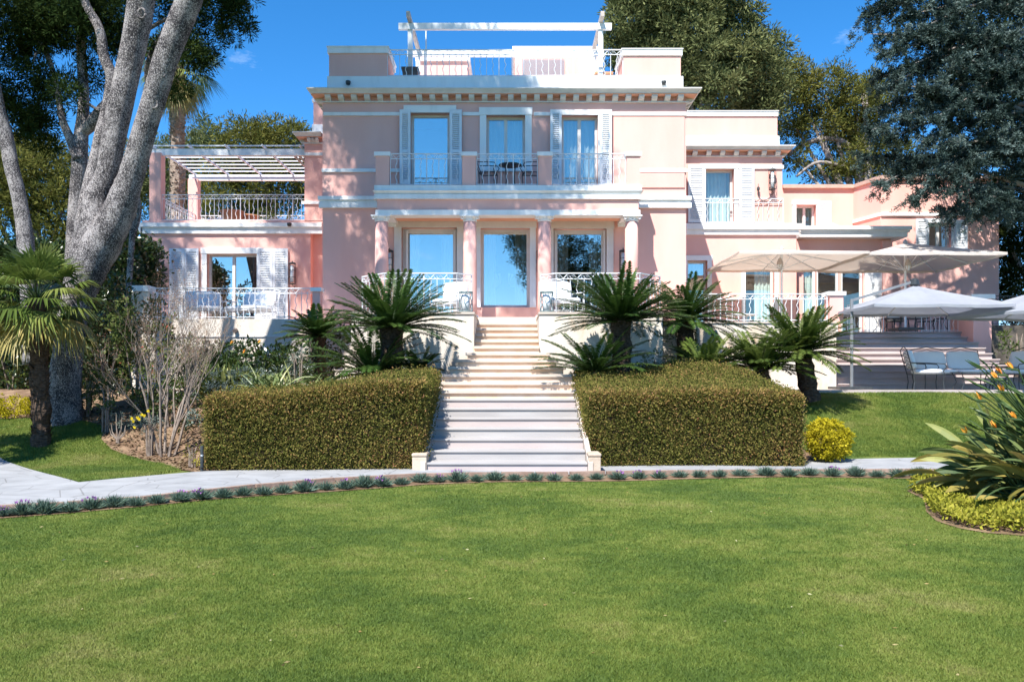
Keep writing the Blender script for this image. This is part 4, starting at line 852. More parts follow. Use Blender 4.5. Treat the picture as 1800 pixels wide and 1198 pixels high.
# further crown over the left wing
sh2 = [cast(a, b, 27, t, r) for a, b, t, r in ((290, 470, 9, .8), (270, 400, 9, .5), (520, 460, 9, .8), (500, 400, 9, .55), (560, 330, 9, .8), (545, 230, 9, .6), (300, 300, 9, .8), (460, 500, 9, .7), (340, 255, 9, .45), (440, 250, 9, .5), (300, 365, 9, .5), (330, 470, 9, .5), (500, 300, 9.5, .6), (320, 278, 9, .6), (385, 285, 9.3, .6), (450, 275, 9, .55), (515, 285, 9.3, .6), (355, 318, 9, .5), (430, 322, 9.2, .5), (290, 330, 9, .6), (275, 520, 9, .6), (560, 460, 9, .6), (480, 345, 9, .4))]
crown(P1, sh2, 40, 60, .32, .20, 'pine', 6, .2, .2, .2)
P2 = thing('pine_tree', 'slender pine with a forked thin trunk left of the two thick trunks', 'tree', (-10.5, 20, .9)); q = MB()
limb(q, [(128, 620, 19.6, 16), (128, 500, 19.6, 14), (130, 430, 19.6, 14), (136, 340, 19.6, 13), (141, 260, 19.6, 13), (147, 180, 19.6, 9), (143, 90, 19.6, 8), (138, 0, 19.6, 7), (132, -90, 19.6, 5)], 12)
limb(q, [(138, 280, 19.5, 10), (124, 245, 19.5, 8), (108, 205, 19.4, 6), (100, 150, 19.4, 5), (84, 100, 19.4, 4.5), (72, 75, 19.4, 4), (50, 50, 19.3, 3)], 10)
limb(q, [(142, 235, 19.6, 10), (168, 210, 19.5, 12), (185, 185, 19.4, 9), (205, 160, 19.3, 5)], 10)
limb(q, [(84, 88, 19.4, 3), (66, 92, 19.2, 2.5), (58, 108, 19.1, 2)], 6); limb(q, [(150, 180, 19.5, 3), (175, 195, 19.2, 2)], 6)
q.build('trunk', 'bark', P2, True)
crown(P2, PX([(150, 45, 19.2, 62, 50, 1.1), (110, 10, 19.4, 60, 40, 1.1), (185, 15, 19.4, 55, 45, 1.), (70, 40, 19.6, 60, 45, 1.1), (20, 40, 19.4, 60, 50, 1.1), (15, 90, 19.6, 35, 24, .8), (48, 135, 19.4, 34, 26, .6), (100, 150, 19.6, 38, 24, .6), (120, 172, 19.2, 30, 14, .5), (165, 138, 19.8, 22, 26, .5), (206, 72, 20, 22, 30, .5), (50, 195, 19.8, 48, 34, .8), (15, 225, 19.8, 42, 40, .8), (75, 235, 20, 38, 24, .7), (-30, 150, 19.6, 50, 80, .9), (80, 75, 19.5, 45, 22, .7)]), 80, 120, .25, .115, 'pine', 8, .2, .2)
P3 = thing('pine_tree', 'pine whose foliage hangs into the sky right of the thick trunks', 'tree', (-8.4, 22, .9)); q = MB()
limb(q, [(222, 560, 22, 5), (232, 420, 22, 5), (240, 320, 22, 5), (262, 200, 21.5, 7), (262, 110, 21, 6), (300, 40, 20.6, 6), (340, -30, 20.4, 5)], 10); limb(q, [(262, 112, 20.6, 5), (285, 95, 20.5, 4), (330, 88, 20.4, 2.5)], 8); limb(q, [(262, 50, 20.6, 4), (290, 35, 20.5, 3.5), (320, 25, 20.4, 2.5)], 8); limb(q, [(232, 420, 22, 5), (245, 375, 22, 4), (240, 330, 22, 3)], 6)
q.build('trunk', 'bark', P3, True)
crown(P3, PX([(352, 70, 20.6, 34, 46, .6), (335, 112, 20.6, 30, 18, .5), (316, 158, 20.8, 22, 16, .4), (372, 20, 20.4, 40, 26, .7), (412, 20, 20.4, 30, 30, .6), (405, 55, 20.4, 18, 18, .4), (280, 14, 20.6, 26, 20, .5), (275, 90, 21, 22, 18, .4), (430, 48, 20.3, 12, 10, .3), (300, -30, 20.4, 60, 34, .9), (400, -30, 20.4, 50, 30, .9)]), 90, 120, .22, .11, 'pine', 9, .2, .2)
P4 = thing('pine_tree', 'pale leaning pine trunk at the far left edge behind the fan palm', 'tree', (-11.5, 18.5, .9)); q = MB()
limb(q, [(60, 640, 18.6, 18), (52, 520, 18.6, 15), (44, 420, 18.6, 14), (36, 360, 18.6, 12), (22, 300, 18.6, 12), (10, 240, 18.6, 12), (-4, 190, 18.5, 12), (-20, 100, 18.3, 11), (-30, -60, 18, 9)], 14)
q.build('trunk', 'bark', P4, True); crown(P4, PX([(-60, -60, 18, 80, 60, 1.3), (-90, 80, 18.5, 60, 60, 1.)]), 36, 60, .3, .17, 'pine', 10, .2, .2)

# cedar on the right: long limbs carrying flat drooping sprays
CD = thing('cedar_tree', 'huge blue-green cedar hanging over the right end of the villa', 'tree', (16.8, 25.5, 1.2)); q = MB()
q.tube([(16.8, 25.5, 1.0), (16.7, 25.5, 6), (16.6, 25.5, 12), (16.5, 25.4, 18)], [.55, .45, .34, .2], 14, .06)
rng = np.random.default_rng(44); Vs = []; Rs = []
tips = [(1530, 60, 24), (1525, 25, 24.5), (1545, -30, 24), (1560, 92, 23.6), (1600, 115, 23.2), (1535, 140, 25), (1590, 150, 23), (1545, 190, 24.5), (1600, 200, 23), (1530, 230, 24), (1620, 250, 22.8), (1520, 275, 24.5), (1580, 290, 23.6), (1555, 320, 23.4), (1640, 300, 22.6), (1610, 345, 23.2), (1680, 330, 22.5), (1700, 368, 22.8), (1660, 372, 23.2), (1740, 345, 22.6), (1640, 50, 22.8), (1690, 100, 22.5), (1750, 60, 22.6), (1800, 150, 22.4), (1790, 250, 22.6), (1740, 200, 22.4), (1690, 180, 22.4), (1800, 40, 23), (1620, -20, 23), (1720, -10, 22.6), (1850, 330, 23), (1780, 300, 23), (1660, 250, 22.4), (1720, 280, 22.4), (1570, 240, 23.6), (1830, 90, 22.8), (1660, 0, 23.5), (1590, 30, 23.6), (1650, 140, 22.6), (1600, 60, 23.0), (1870, 200, 22.8), (1560, 150, 23.8), (1740, 120, 22.4), (1640, 210, 22.6), (1770, 10, 23), (1700, 50, 22.8), (1560, 0, 24), (1620, 160, 23), (1750, 240, 22.6), (1680, 300, 22.8), (1820, 270, 22.8), (1725, 160, 23)]
for (a, b, d) in tips:
    T = np.array([X(a, d), d, Z(b, d)]); z0 = T[2]-1.2+rng.random()*4.2; C0 = np.array([16.6+rng.normal()*.1, 25.5, z0])
    n = 9; ts = np.linspace(0, 1, n)[:, None]; mid = C0*(1-ts)+T*ts+np.array([0, 0, 1])*np.sin(ts*math.pi)*.35
    q.tube(mid, list(np.linspace(.10, .012, n)), 6, .1)
    Ld = T-C0; Lh = norm(Ld); sd = norm(np.cross(Lh, [0, 0, 1])); tot = np.linalg.norm(Ld)
    m_ = int(tot*8)
    for k in range(m_):
        f = .35+.68*rng.random()**.62; c = C0*(1-f)+T*f+np.array([0, 0, .35*math.sin(min(f, 1)*math.pi)])
        s = (rng.random()*2-1)*.85*(1-.6*f)+rng.normal()*.15; e = c+sd*s+np.array([rng.normal()*.16, rng.normal()*.16, rng.normal()*.26-abs(s)*.3-.12])+Lh*abs(s)*.6
        w_ = 16; u = rng.random((w_, 1)); pp = c*(1-u)+e*u
        nn = 7; Pn = np.repeat(pp, nn, 0)+rng.normal(size=(w_*nn, 3))*.026
        dv = norm(norm(e-c)*.5+rng.normal(size=(w_*nn, 3))*np.array([1, 1, .8])+np.array([0, 0, .35])); Vs.append(kites(Pn, dv, .08+.05*rng.random(w_*nn), .024, rng)); Rs.append(.45+rng.normal()*.14+rng.normal(size=w_*nn)*.17)
q.build('trunk', 'limb', CD, True); leaves('crown', np.concatenate(Vs), np.concatenate(Rs), 'cedar', CD)
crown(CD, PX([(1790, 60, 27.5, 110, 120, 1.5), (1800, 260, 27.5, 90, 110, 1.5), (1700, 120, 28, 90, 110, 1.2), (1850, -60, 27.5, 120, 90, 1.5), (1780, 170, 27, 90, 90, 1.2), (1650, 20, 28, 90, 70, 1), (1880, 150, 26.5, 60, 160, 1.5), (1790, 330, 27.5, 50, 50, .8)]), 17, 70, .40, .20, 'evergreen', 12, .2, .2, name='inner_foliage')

def far_tree(name, label, lumps, tx, d, m, seed, nsub=40, nleaf=60, rsub=.5, size=.24, trunkr=.3, branches=(), asp=.22):
    o = thing(name, label, 'tree', (X(tx, d), d, 1.2)); q = MB(); zt = max(Z(l[1], d) for l in lumps[:1])
    q.tube([(X(tx, d), d, 1.0), (X(tx, d)+.2, d, 1+(zt-1)*.5), (X(tx, d), d, zt)], [trunkr, trunkr*.8, trunkr*.4], 10, .08)
    for l in lumps[:10]:
        e = (X(l[0], l[2]), l[2], Z(l[1], l[2])); q.tube([(X(tx, d)+.1, d, 1+(zt-1)*.45), ((e[0]+X(tx, d))/2, (e[1]+d)/2, (e[2]+1+(zt-1)*.5)/2), e], [trunkr*.5, trunkr*.3, .05], 6, .1)
    for br in branches: limb(q, br, 8)
    q.build('trunk', 'limb', o, True); crown(o, PX(lumps), nsub, nleaf, rsub, size, m, seed, asp, .35); return o
far_tree('aleppo_pine', 'tall grey-green pine rising behind the right side of the villa roof', [(1200, 60, 38, 80, 70, 2), (1110, 40, 38, 48, 50, 1.6), (1100, 90, 38.5, 40, 34, 1.3), (1150, -20, 38, 80, 60, 2), (1250, -30, 38, 75, 60, 2), (1290, 50, 38.5, 42, 50, 1.6), (1230, 110, 37.5, 65, 45, 1.6), (1300, 110, 38, 62, 45, 1.6), (1345, 95, 39, 36, 32, 1.2), (1340, 150, 38.5, 48, 50, 1.5), (1260, 165, 37.5, 60, 40, 1.5), (1160, 110, 38, 55, 40, 1.5), (1330, 200, 38.5, 42, 45, 1.4), (1200, 160, 38.5, 55, 35, 1.4), (1180, 0, 37.5, 60, 50, 1.5)], 1240, 38, 'pinew', 13, 50, 80, .42, .20, asp=.28)
far_tree('pine_tree', 'olive green pine behind the small gable, sky showing through its lower branches', [(1450, 165, 41, 52, 40, 1.6), (1400, 150, 41, 34, 38, 1.4), (1505, 180, 41, 48, 44, 1.5), (1520, 240, 41.5, 44, 40, 1.4), (1390, 210, 41, 30, 34, 1.3), (1440, 225, 41, 44, 26, 1.2), (1545, 165, 42, 40, 40, 1.4), (1490, 290, 41, 45, 30, 1.2), (1560, 290, 42, 50, 50, 1.4), (1400, 278, 41, 22, 22, .8), (1455, 305, 41.5, 36, 20, .9), (1480, 235, 42, 40, 30, 1.)], 1520, 41, 'stone', 14, 44, 70, .40, .20, .35,
         ([(1510, 330, 41, 7), (1500, 270, 41, 6), (1470, 245, 41, 5), (1420, 250, 41, 4), (1385, 275, 41, 3)], [(1505, 300, 41, 4), (1440, 285, 40.5, 3), (1400, 310, 40.5, 2)]))
far_tree('stone_pine', 'rounded olive-gold stone pine beyond the left pergola', [(440, 265, 40, 62, 52, 2), (500, 250, 40, 42, 38, 1.5), (400, 290, 40, 40, 36, 1.5), (480, 320, 40, 70, 60, 1.6), (540, 300, 40, 40, 70, 1.5), (400, 350, 40, 70, 50, 1.6), (440, 232, 40.5, 30, 20, 1)], 470, 40, 'stone', 15, 46, 70, .40, .20)
far_tree('pine_tree', 'green pine between the thick trunks and the left pergola, in the distance', [(340, 262, 46, 34, 34, 1.6), (290, 290, 46, 50, 50, 1.6), (250, 300, 46, 40, 50, 1.6), (300, 350, 46, 90, 60, 1.8), (355, 235, 47, 16, 26, .8), (375, 250, 46, 18, 26, .9), (200, 330, 46, 60, 60, 1.6)], 300, 46, 'pinew', 16, 36, 60, .45, .22)
far_tree('pine_tree', 'broad olive green tree in the distance at the far left', [(70, 330, 34, 70, 70, 1.8), (20, 350, 34, 50, 90, 1.6), (110, 370, 34, 50, 70, 1.6), (60, 270, 34.5, 50, 30, 1.3), (-40, 320, 34, 60, 80, 1.6), (150, 330, 35, 40, 60, 1.4), (-20, 250, 35, 50, 40, 1.3)], 60, 34, 'stone', 17, 46, 70, .40, .19)
far_tree('evergreen_tree', 'dense dark evergreen at the right edge beside the villa wall', [(1800, 400, 30, 44, 60, 1.4), (1810, 480, 30, 50, 70, 1.5), (1840, 330, 30, 60, 80, 1.5), (1800, 560, 30, 40, 50, 1.2), (1775, 430, 29.8, 14, 40, .5), (1880, 450, 30, 60, 120, 1.5), (1770, 520, 30, 12, 40, .5)], 1830, 30, 'evergreen', 18, 46, 80, .34, .18)
BT = thing('pine_tree', 'pine standing behind the photographer, seen mirrored in the porch doors', 'tree', (3.4, -17, 0)); q = MB()
q.tube([(3.4, -17, 0), (3.5, -17, 6), (3.0, -17, 12)], [.35, .3, .15], 10, .05); q.build('trunk', 'bark', BT, True)
crown(BT, [(3.2, -17, 12.2, 3.2, 1.6, 1.8), (.2, -17, 12.3, 1.2, 1, .9), (.9, -17, 10.6, .9, .9, 1.1), (1.3, -17, 9.2, .6, .7, .8), (4.4, -17, 7.6, 1.6, 1, 1.4), (3.6, -17, 9.6, 1.2, 1, 1.4), (2.0, -17, 10.6, 1.9, 1.3, 1.0), (5.8, -17, 10.6, 2.2, 1.4, 1.6), (4.5, -17, 9, 1.6, 1.2, 1.2), (7, -17, 8.3, 1.6, 1.2, 1.3), (5, -17, 6.5, 1.2, 1, 1)], 34, 60, .45, .22, 'pine', 19, .22, .3)

# broad-leaved hedges and shrubs
def hedge_leaves(name, x0, x1, y0, y1, zf, n, size, m, seed, parent, asp=.6, rough=.05, faces=('f', 't', 'l', 'r'), grow=.6):
    """leaves over the faces of a clipped block, zf(x,y) gives top height"""
    rng = np.random.default_rng(seed); P = []; Nn = []
    g = lambda x, y: gz(x, y)
    zt_ = zf((x0+x1)/2, (y0+y1)/2); hgt = zt_-g(x0, y0); areas = dict(f=(x1-x0)*hgt, t=(x1-x0)*(y1-y0), l=(y1-y0)*hgt, r=(y1-y0)*hgt); tot = sum(areas[k] for k in faces)
    for k in faces:
        c = int(n*areas[k]/tot); u, v = rng.random(c), rng.random(c)
        if k == 'f': x = x0+(x1-x0)*u; y = np.full(c, y0)-.025*np.sin(x*5)*np.sin(v*7); b = gzv(x, y); z = b+.02+(np.array([zf(a, y0) for a in x])-b)*v; nr = (0, -1, 0)
        elif k == 't': x = x0+(x1-x0)*u; y = y0+(y1-y0)*v; z = np.array([zf(a, b) for a, b in zip(x, y)])+.02*np.sin(x*6)*np.sin(y*5); nr = (0, 0, 1)
        else: y = y0+(y1-y0)*u; x = np.full(c, x0 if k == 'l' else x1); b = gzv(x, y); z = b+.02+(np.array([zf(x0 if k == 'l' else x1, a) for a in y])-b)*v; nr = (-1 if k == 'l' else 1, 0, 0)
        p = np.stack([x, y, z], 1)+rng.normal(size=(c, 3))*rough*np.abs(np.array(nr))+rng.normal(size=(c, 3))*.01
        p -= np.array(nr)*np.abs(rng.normal(size=(c, 1)))*rough
        P.append(p); Nn.append(np.tile(nr, (c, 1)))
    P = np.concatenate(P); Nn = np.concatenate(Nn); D_ = norm(Nn*grow+rng.normal(size=P.shape)+np.array([0, 0, .3])); L_ = size*(.6+.8*rng.random(len(P)))
    # round the top edges a little
    return leaves(name, kites(P, D_, L_, L_*asp, rng), .42+rng.normal(size=len(P))*.2, m, parent)
def core(x0, x1, y0, y1, zf, parent, inset=.08):
    q = MB(); xs = np.linspace(x0+inset, x1-inset, 14); 
    for a, b in zip(xs[:-1], xs[1:]):
        q.add([(a, y0+inset, -.1), (b, y0+inset, -.1), (b, y1-inset, -.1), (a, y1-inset, -.1), (a, y0+inset, zf(a, y0)-inset), (b, y0+inset, zf(b, y0)-inset), (b, y1-inset, zf(b, y1)-inset), (a, y1-inset, zf(a, y1)-inset)],
              [(0,3,2,1), (4,5,6,7), (0,1,5,4), (1,2,6,5), (2,3,7,6), (3,0,4,7)])
    q.build('branches', M['palmtrunk'], parent)  # opaque dark core added inside the hedge, no modelled branches
def clipped(label, x0, x1, y0, y1, zf, n, seed):
    o = thing('clipped_hedge', label, 'hedge', ((x0+x1)/2, y0, 0)); core(x0, x1, y0, y1, zf, o)
    hedge_leaves('foliage', x0, x1, y0, y1, zf, int(n*1.5), .036, 'hedge', seed, o)
    # reddish new shoots along the top edge
    rng = np.random.default_rng(seed+50); c = 15000; x = x0+(x1-x0)*rng.random(c); t = np.abs(rng.normal(size=c))*.22; y = y0+np.minimum(t, y1-y0)
    z = np.array([zf(a, b) for a, b in zip(x, y)])+.01-np.where(rng.random(c) < .4, np.abs(rng.normal(size=c))*.12, 0); y = np.where(z < np.array([zf(a, y0) for a in x])-.0, y0-.01, y)
    P = np.stack([x, y, z], 1)+rng.normal(size=(c, 3))*.02; D_ = norm(rng.normal(size=P.shape)*.8+np.array([0, -.4, .9])); leaves('new_shoots', kites(P, D_, .045+.02*rng.random(c), .022, rng), .4+rng.normal(size=c)*.25, 'hedger', o); return o
zfL = lambda x, y: 1.20+.20*sm((x+4.95)/3.5)+(y-13.75)*(.02+.065*sm((x+4.5)/3))-.05*(1 if x < -4.85 else 0)+.02*math.sin(x*2.1)
clipped('clipped box-shaped hedge with reddish top left of the central stairs', -4.97, -1.47, 13.85, 16.7, zfL, 150000, 61)
zfR = lambda x, y: 1.30+.115*(y-14.9)+.16*sm((y-16)/1.5)*math.exp(-((x-3.9)/.9)**2)-.10*sm((x-4.6)/.7)-.05*sm((1.5-x)/.2)+.02*math.sin(x*2.3)
clipped('clipped rounded-top hedge right of the central stairs', 1.31, 4.95, 14.55, 18.2, zfR, 170000, 62)
o = thing('laurel_hedge', 'tall dark laurel hedge with sunlit top edge behind the left pines', 'hedge', (-15, 23.4, 1)); zfH = lambda x, y: 5.25+.15*math.sin(x*1.1)+.1*math.sin(x*2.7)
core(-24, -10.4, 23.4, 25.4, zfH, o, .15); hedge_leaves('foliage', -24, -10.4, 23.4, 25.4, zfH, 90000, .13, 'laurel', 63, o, .5, .14)

def bush(name, label, cat, lumps, m, seed, nsub=60, nleaf=40, rsub=.12, size=.07, asp=.4, group=None, stem=True, up=.5):
    c = lumps[0]; b = thing(name, label, cat, (c[0], c[1], gz(c[0], c[1])), group=group)
    if stem:
        q = MB(); rg = random.Random(seed)
        for i in range(7):
            a = rg.random()*6.28; q.tube([(c[0]+.05*math.cos(a), c[1]+.05*math.sin(a), gz(c[0], c[1])-.05), (c[0]+c[3]*.35*math.cos(a), c[1]+c[4]*.35*math.sin(a), c[2]), (c[0]+c[3]*.6*math.cos(a), c[1]+c[4]*.6*math.sin(a), c[2]+c[5]*.5)], [.02, .013, .006], 5)
        q.build('stems', 'twig', b)
    v, r = clumpy(lumps, nsub, nleaf, rsub, size, asp, seed, .5, up); leaves('foliage', v, r, m, b); return b
def B_(px, py, d, r, ry=None): return (X(px, d), d, Z(py, d), r*d/F, r*d/F*.9, (ry or r)*d/F)
bush('photinia_shrub', 'green shrub with red young leaves behind the bare branching shrub', 'shrub', [B_(240, 610, 19.6, 52, 60), B_(275, 600, 19.3, 40, 50), B_(215, 570, 19.6, 36, 36), B_(300, 650, 19, 40, 40), B_(250, 680, 19, 50, 30), B_(300, 600, 18.6, 40, 40), B_(335, 640, 18.4, 34, 40), B_(255, 550, 18.8, 34, 26)], 'redbush', 71, 60, 44, .16, .085, .45)
bush('garden_shrub', 'dark bush filling the gap under the thick pine trunk', 'shrub', [B_(185, 640, 20.5, 40, 60), B_(205, 560, 21, 40, 60), B_(210, 480, 22, 34, 60), B_(180, 560, 21.5, 40, 50)], 'laurel', 72, 44, 40, .2, .11, .45)
bush('garden_shrub', 'dark leafy bush in the left corner behind the fan palm', 'shrub', [B_(20, 620, 21, 50, 70), B_(60, 600, 21.5, 40, 60), B_(-30, 600, 21, 50, 80), B_(90, 560, 22, 40, 60)], 'laurel', 73, 44, 40, .2, .11, .45)
bush('garden_shrub', 'bright green spiky bush at the foot of the thick pine trunk', 'shrub', [B_(152, 682, 18.3, 30, 26), B_(170, 700, 18.2, 26, 22), B_(130, 700, 18.2, 16, 18)], 'shrub', 74, 120, 40, .10, .10, .18)
bush('golden_shrub', 'low golden green clipped bush at the left edge of the lawn', 'shrub', [B_(20, 716, 18.3, 30, 17), B_(55, 718, 18.3, 20, 15), B_(-20, 715, 18.4, 30, 18)], 'yellow', 75, 500, 40, .08, .05, .4, stem=False)
bush('low_shrub', 'low brownish green bush beside the fan palm trunk', 'shrub', [B_(100, 716, 18.4, 26, 15), B_(124, 712, 18.5, 16, 12)], 'hedge', 76, 500, 40, .08, .05, .4, stem=False)
bush('garden_shrub', 'round dark green bush left of the bare branching shrub', 'shrub', [B_(190, 690, 17.9, 22, 26), B_(205, 670, 18, 18, 20)], 'laurel', 77, 110, 40, .1, .07, .4)
gs = bush('grey_shrub', 'silvery grey shrub with yellow daisies under the bare branching shrub', 'shrub', [B_(262, 755, 15.9, 22, 20), B_(250, 738, 16.1, 18, 12), B_(280, 745, 16, 16, 16)], 'grey', 78, 190, 40, .06, .045, .2)
rng = np.random.default_rng(79); fl = [(243, 733), (250, 728), (238, 750), (262, 722), (236, 740), (246, 736), (255, 730), (233, 735)]; Vf = []
for a, b in fl:
    c = np.array([X(a, 15.75), 15.72, Z(b, 15.75)]); n = 12; an = np.linspace(0, 6.28, n, endpoint=False)
    Vf.append(kites(np.tile(c, (n, 1)), norm(np.stack([np.cos(an), -.3+0*an, np.sin(an)], 1)), .035, .02, rng))
leaves('flowers', np.concatenate(Vf), rng.random(12*len(fl)), 'yflower', gs)
bush('ground_shrub', 'blue-grey ground cover beside the left end of the clipped hedge', 'ground cover', [B_(400, 672, 16.9, 40, 16), B_(360, 690, 16.6, 22, 16), B_(345, 740, 15.6, 12, 20), B_(440, 660, 17.2, 30, 14)], 'grey', 80, 110, 40, .09, .06, .3, stem=False)
bush('garden_shrub', 'wispy grey-green shrub between the striped blades and the low cycad', 'shrub', [B_(525, 635, 18.2, 22, 30), B_(510, 655, 18, 22, 20)], 'grey', 81, 100, 40, .12, .08, .12)
bush('garden_shrub', 'low grey-green mound between the bare shrub and the pruned stump', 'shrub', [B_(225, 745, 16.6, 16, 10), B_(205, 735, 17, 14, 9)], 'grey', 87, 150, 30, .06, .05, .25, stem=False)
bush('garden_shrub', 'dark green mound in shade behind the bare branching shrub', 'shrub', [B_(300, 700, 17.6, 40, 34), B_(335, 690, 17.4, 30, 30), B_(330, 735, 16.4, 22, 20), B_(260, 700, 18, 28, 24)], 'laurel', 88, 100, 40, .12, .07, .4)
bush('garden_shrub', 'mid green bush with upright shoots between the pine base and the photinia', 'shrub', [B_(185, 720, 17.2, 14, 12), B_(225, 700, 17.8, 22, 26)], 'shrub', 89, 130, 36, .09, .07, .3)
bush('garden_shrub', 'dark leaves between the bird of paradise clumps and the striped blades', 'shrub', [B_(400, 655, 18.9, 40, 24), B_(460, 655, 18.9, 40, 24), B_(520, 660, 18.8, 36, 20), B_(350, 660, 18.8, 34, 26)], 'laurel', 91, 120, 44, .14, .08, .4)
bush('seedling', 'small yellowish sapling beside the dark bollard', 'shrub', [B_(338, 795, 14.3, 14, 20), B_(345, 808, 14.2, 10, 10)], 'gcover', 82, 120, 14, .06, .04, .4)
bush('garden_shrub', 'dark low hedge of leaves along the foot of the left terrace wall', 'shrub', [B_(390, 640, 19.6, 60, 36), B_(470, 640, 19.6, 60, 34), B_(430, 645, 19.3, 60, 36), B_(540, 640, 19.4, 50, 36), B_(580, 620, 21, 40, 50), B_(350, 640, 19.5, 50, 40)], 'laurel', 83, 90, 44, .18, .09, .45)
bush('garden_shrub', 'leafy bushes in shade behind the right hedge beside the porch wall', 'shrub', [B_(1150, 640, 19.0, 50, 18), B_(1215, 635, 20.4, 50, 50), B_(1200, 600, 20.6, 30, 30), B_(1290, 610, 20.9, 34, 24), B_(1130, 655, 18.4, 40, 10)], 'shrub', 84, 50, 44, .15, .08, .3)
bush('garden_shrub', 'ivy covered bank in front of the dark stone wall at the right edge', 'shrub', [B_(1790, 600, 24, 30, 30), B_(1800, 640, 23.5, 30, 26)], 'shrub', 85, 50, 40, .15, .09, .4)
o = bush('topiary_ball', 'clipped golden yellow round bush beside the right hedge', 'shrub', [(X(1457, 15.3), 15.35, .40, .375, .375, .35)], 'yellow', 86, 5200, 26, .05, .042, .5, stem=False)
MB().lathe(X(1457, 15.3), 15.35, [(.02, .12), (.2, .16), (.29, .38), (.2, .6), (.02, .68)], 16).build('branches', 'palmtrunk', o, True)  # added solid dark core filling the ball in place of branches

# bare multi-stem shrub
BS = thing('bare_shrub', 'tall leafless multi-stemmed shrub with fine pale twigs in the left bed', 'shrub', G(290, 803)); q = MB(); rg = random.Random(9); buds = []
bx_, by_, bz_ = G(290, 803)
def grow(p, d, L_, r, lev):
    n = 5; pts = [p]; rr = [r]; c = Vector(p); dd = Vector(d).normalized()
    for i in range(n):
        dd = (dd+Vector((rg.gauss(0, .10), rg.gauss(0, .10), rg.gauss(.05, .06)))).normalized(); c = c+dd*L_/n; pts.append(c.copy()); rr.append(r*(1-.42*(i+1)/n))
    q.tube(pts, rr, 6 if lev < 2 else 3)
    if lev >= 3:
        for p_ in pts[2:]: buds.append(p_)
    if lev < 4:
        for k in range({0: 3, 1: 4, 2: 4, 3: 3}[lev]):
            i = rg.randint(2, n); a = rg.uniform(0, 6.28); sp = .42 if lev < 2 else .6
            grow(pts[i], dd+Vector((math.cos(a)*sp, math.sin(a)*sp, .15)), L_*rg.uniform(.55, .8), rr[i]*.62, lev+1)
for i, (a, b) in enumerate(((-.42, .1), (-.12, -.2), (.10, .15), (.34, -.1), (.5, .2), (-.25, .3))):
    grow((bx_+a*.25, by_+b*.4, bz_-.05), (a*.8, b, 1.25), rg.uniform(1.35, 1.7), .029, 0)
q.build('stems', 'twig', BS)
rng = np.random.default_rng(90); bp = np.array([tuple(b) for b in buds]); bp = bp[rng.integers(0, len(bp), 5200)]+rng.normal(size=(5200, 3))*.015
leaves('buds', kites(bp, norm(rng.normal(size=bp.shape)), .022, .012, rng), rng.random(len(bp)), 'bud', BS)
PT = thing('pruned_stump', 'small pruned leafless plant on bare soil near the lawn edge', 'shrub', G(207, 782)); q = MB(); c = Vector(G(207, 782))
q.tube([c-Vector((0,0,.05)), c+Vector((0, 0, .10))], [.045, .035], 7)
for a, l in ((-.7, .3), (.3, .45), (.9, .28), (-.1, .5), (1.3, .2), (-1.2, .22)):
    q.tube([c+Vector((0, 0, .08)), c+Vector((a*l*.5, 0, .08+l*.5)), c+Vector((a*l*.6, 0, .08+l))], [.018, .012, .006], 5)
q.build('stems', 'twig', PT)

rng = np.random.default_rng(77); c = 9000; x_ = rng.uniform(-12, -4.6, c); d_ = rng.uniform(13.7, 19, c); k = inpoly(x_, d_, bed); x_, d_ = x_[k], d_[k]; P = np.stack([x_, d_, gzv(x_, d_)+.02+.015*rng.random(len(x_))], 1)
o = leaves('leaf_litter', kites(P, norm(np.stack([rng.normal(size=len(P)), rng.normal(size=len(P)), .35*rng.random(len(P))], 1)), .05+.05*rng.random(len(P)), .03, rng), rng.random(len(P)), leaf_mat("litter", [(.07, .045, .025), (.16, .11, .06), (.26, .20, .12)], .8, .1, 3, .06)); o['kind'] = 'stuff'; o['label'] = 'dry leaf litter lying on the bare soil of the left bed'; o['category'] = 'leaves'
# strap- and paddle-leaved clumps
def paddle(rng, base, az, el, stalk, bl, bw, curve):
    """one leaf: stalk + keeled blade as 10 quads"""
    n = 7; t = np.linspace(0, 1, n); s_ = stalk*.0; d0 = np.array([math.cos(az)*math.cos(el), math.sin(az)*math.cos(el), math.sin(el)])
    P = [np.array(base)+d0*stalk]; e = el
    for i in range(n-1):
        e -= curve/(n-1); P.append(P[-1]+np.array([math.cos(az)*math.cos(e), math.sin(az)*math.cos(e), math.sin(e)])*bl/(n-1))
    P = np.array(P); side = np.array([-math.sin(az), math.cos(az), 0]); tw = rng.normal()*.8; up = np.array([0, 0, 1.])
    sv = side*math.cos(tw)+up*math.sin(tw)*.9; up2 = np.cross(sv, d0); w_ = bw*.5*np.sin(np.clip(t*.96+.04, 0, 1)*math.pi)**.7
    out = []
    for i in range(n-1):
        for sg in (-1, 1):
            out.append([P[i], P[i]+(sg*sv+up2*.35)*w_[i], P[i+1]+(sg*sv+up2*.35)*w_[i+1], P[i+1]])
    return np.array(out)
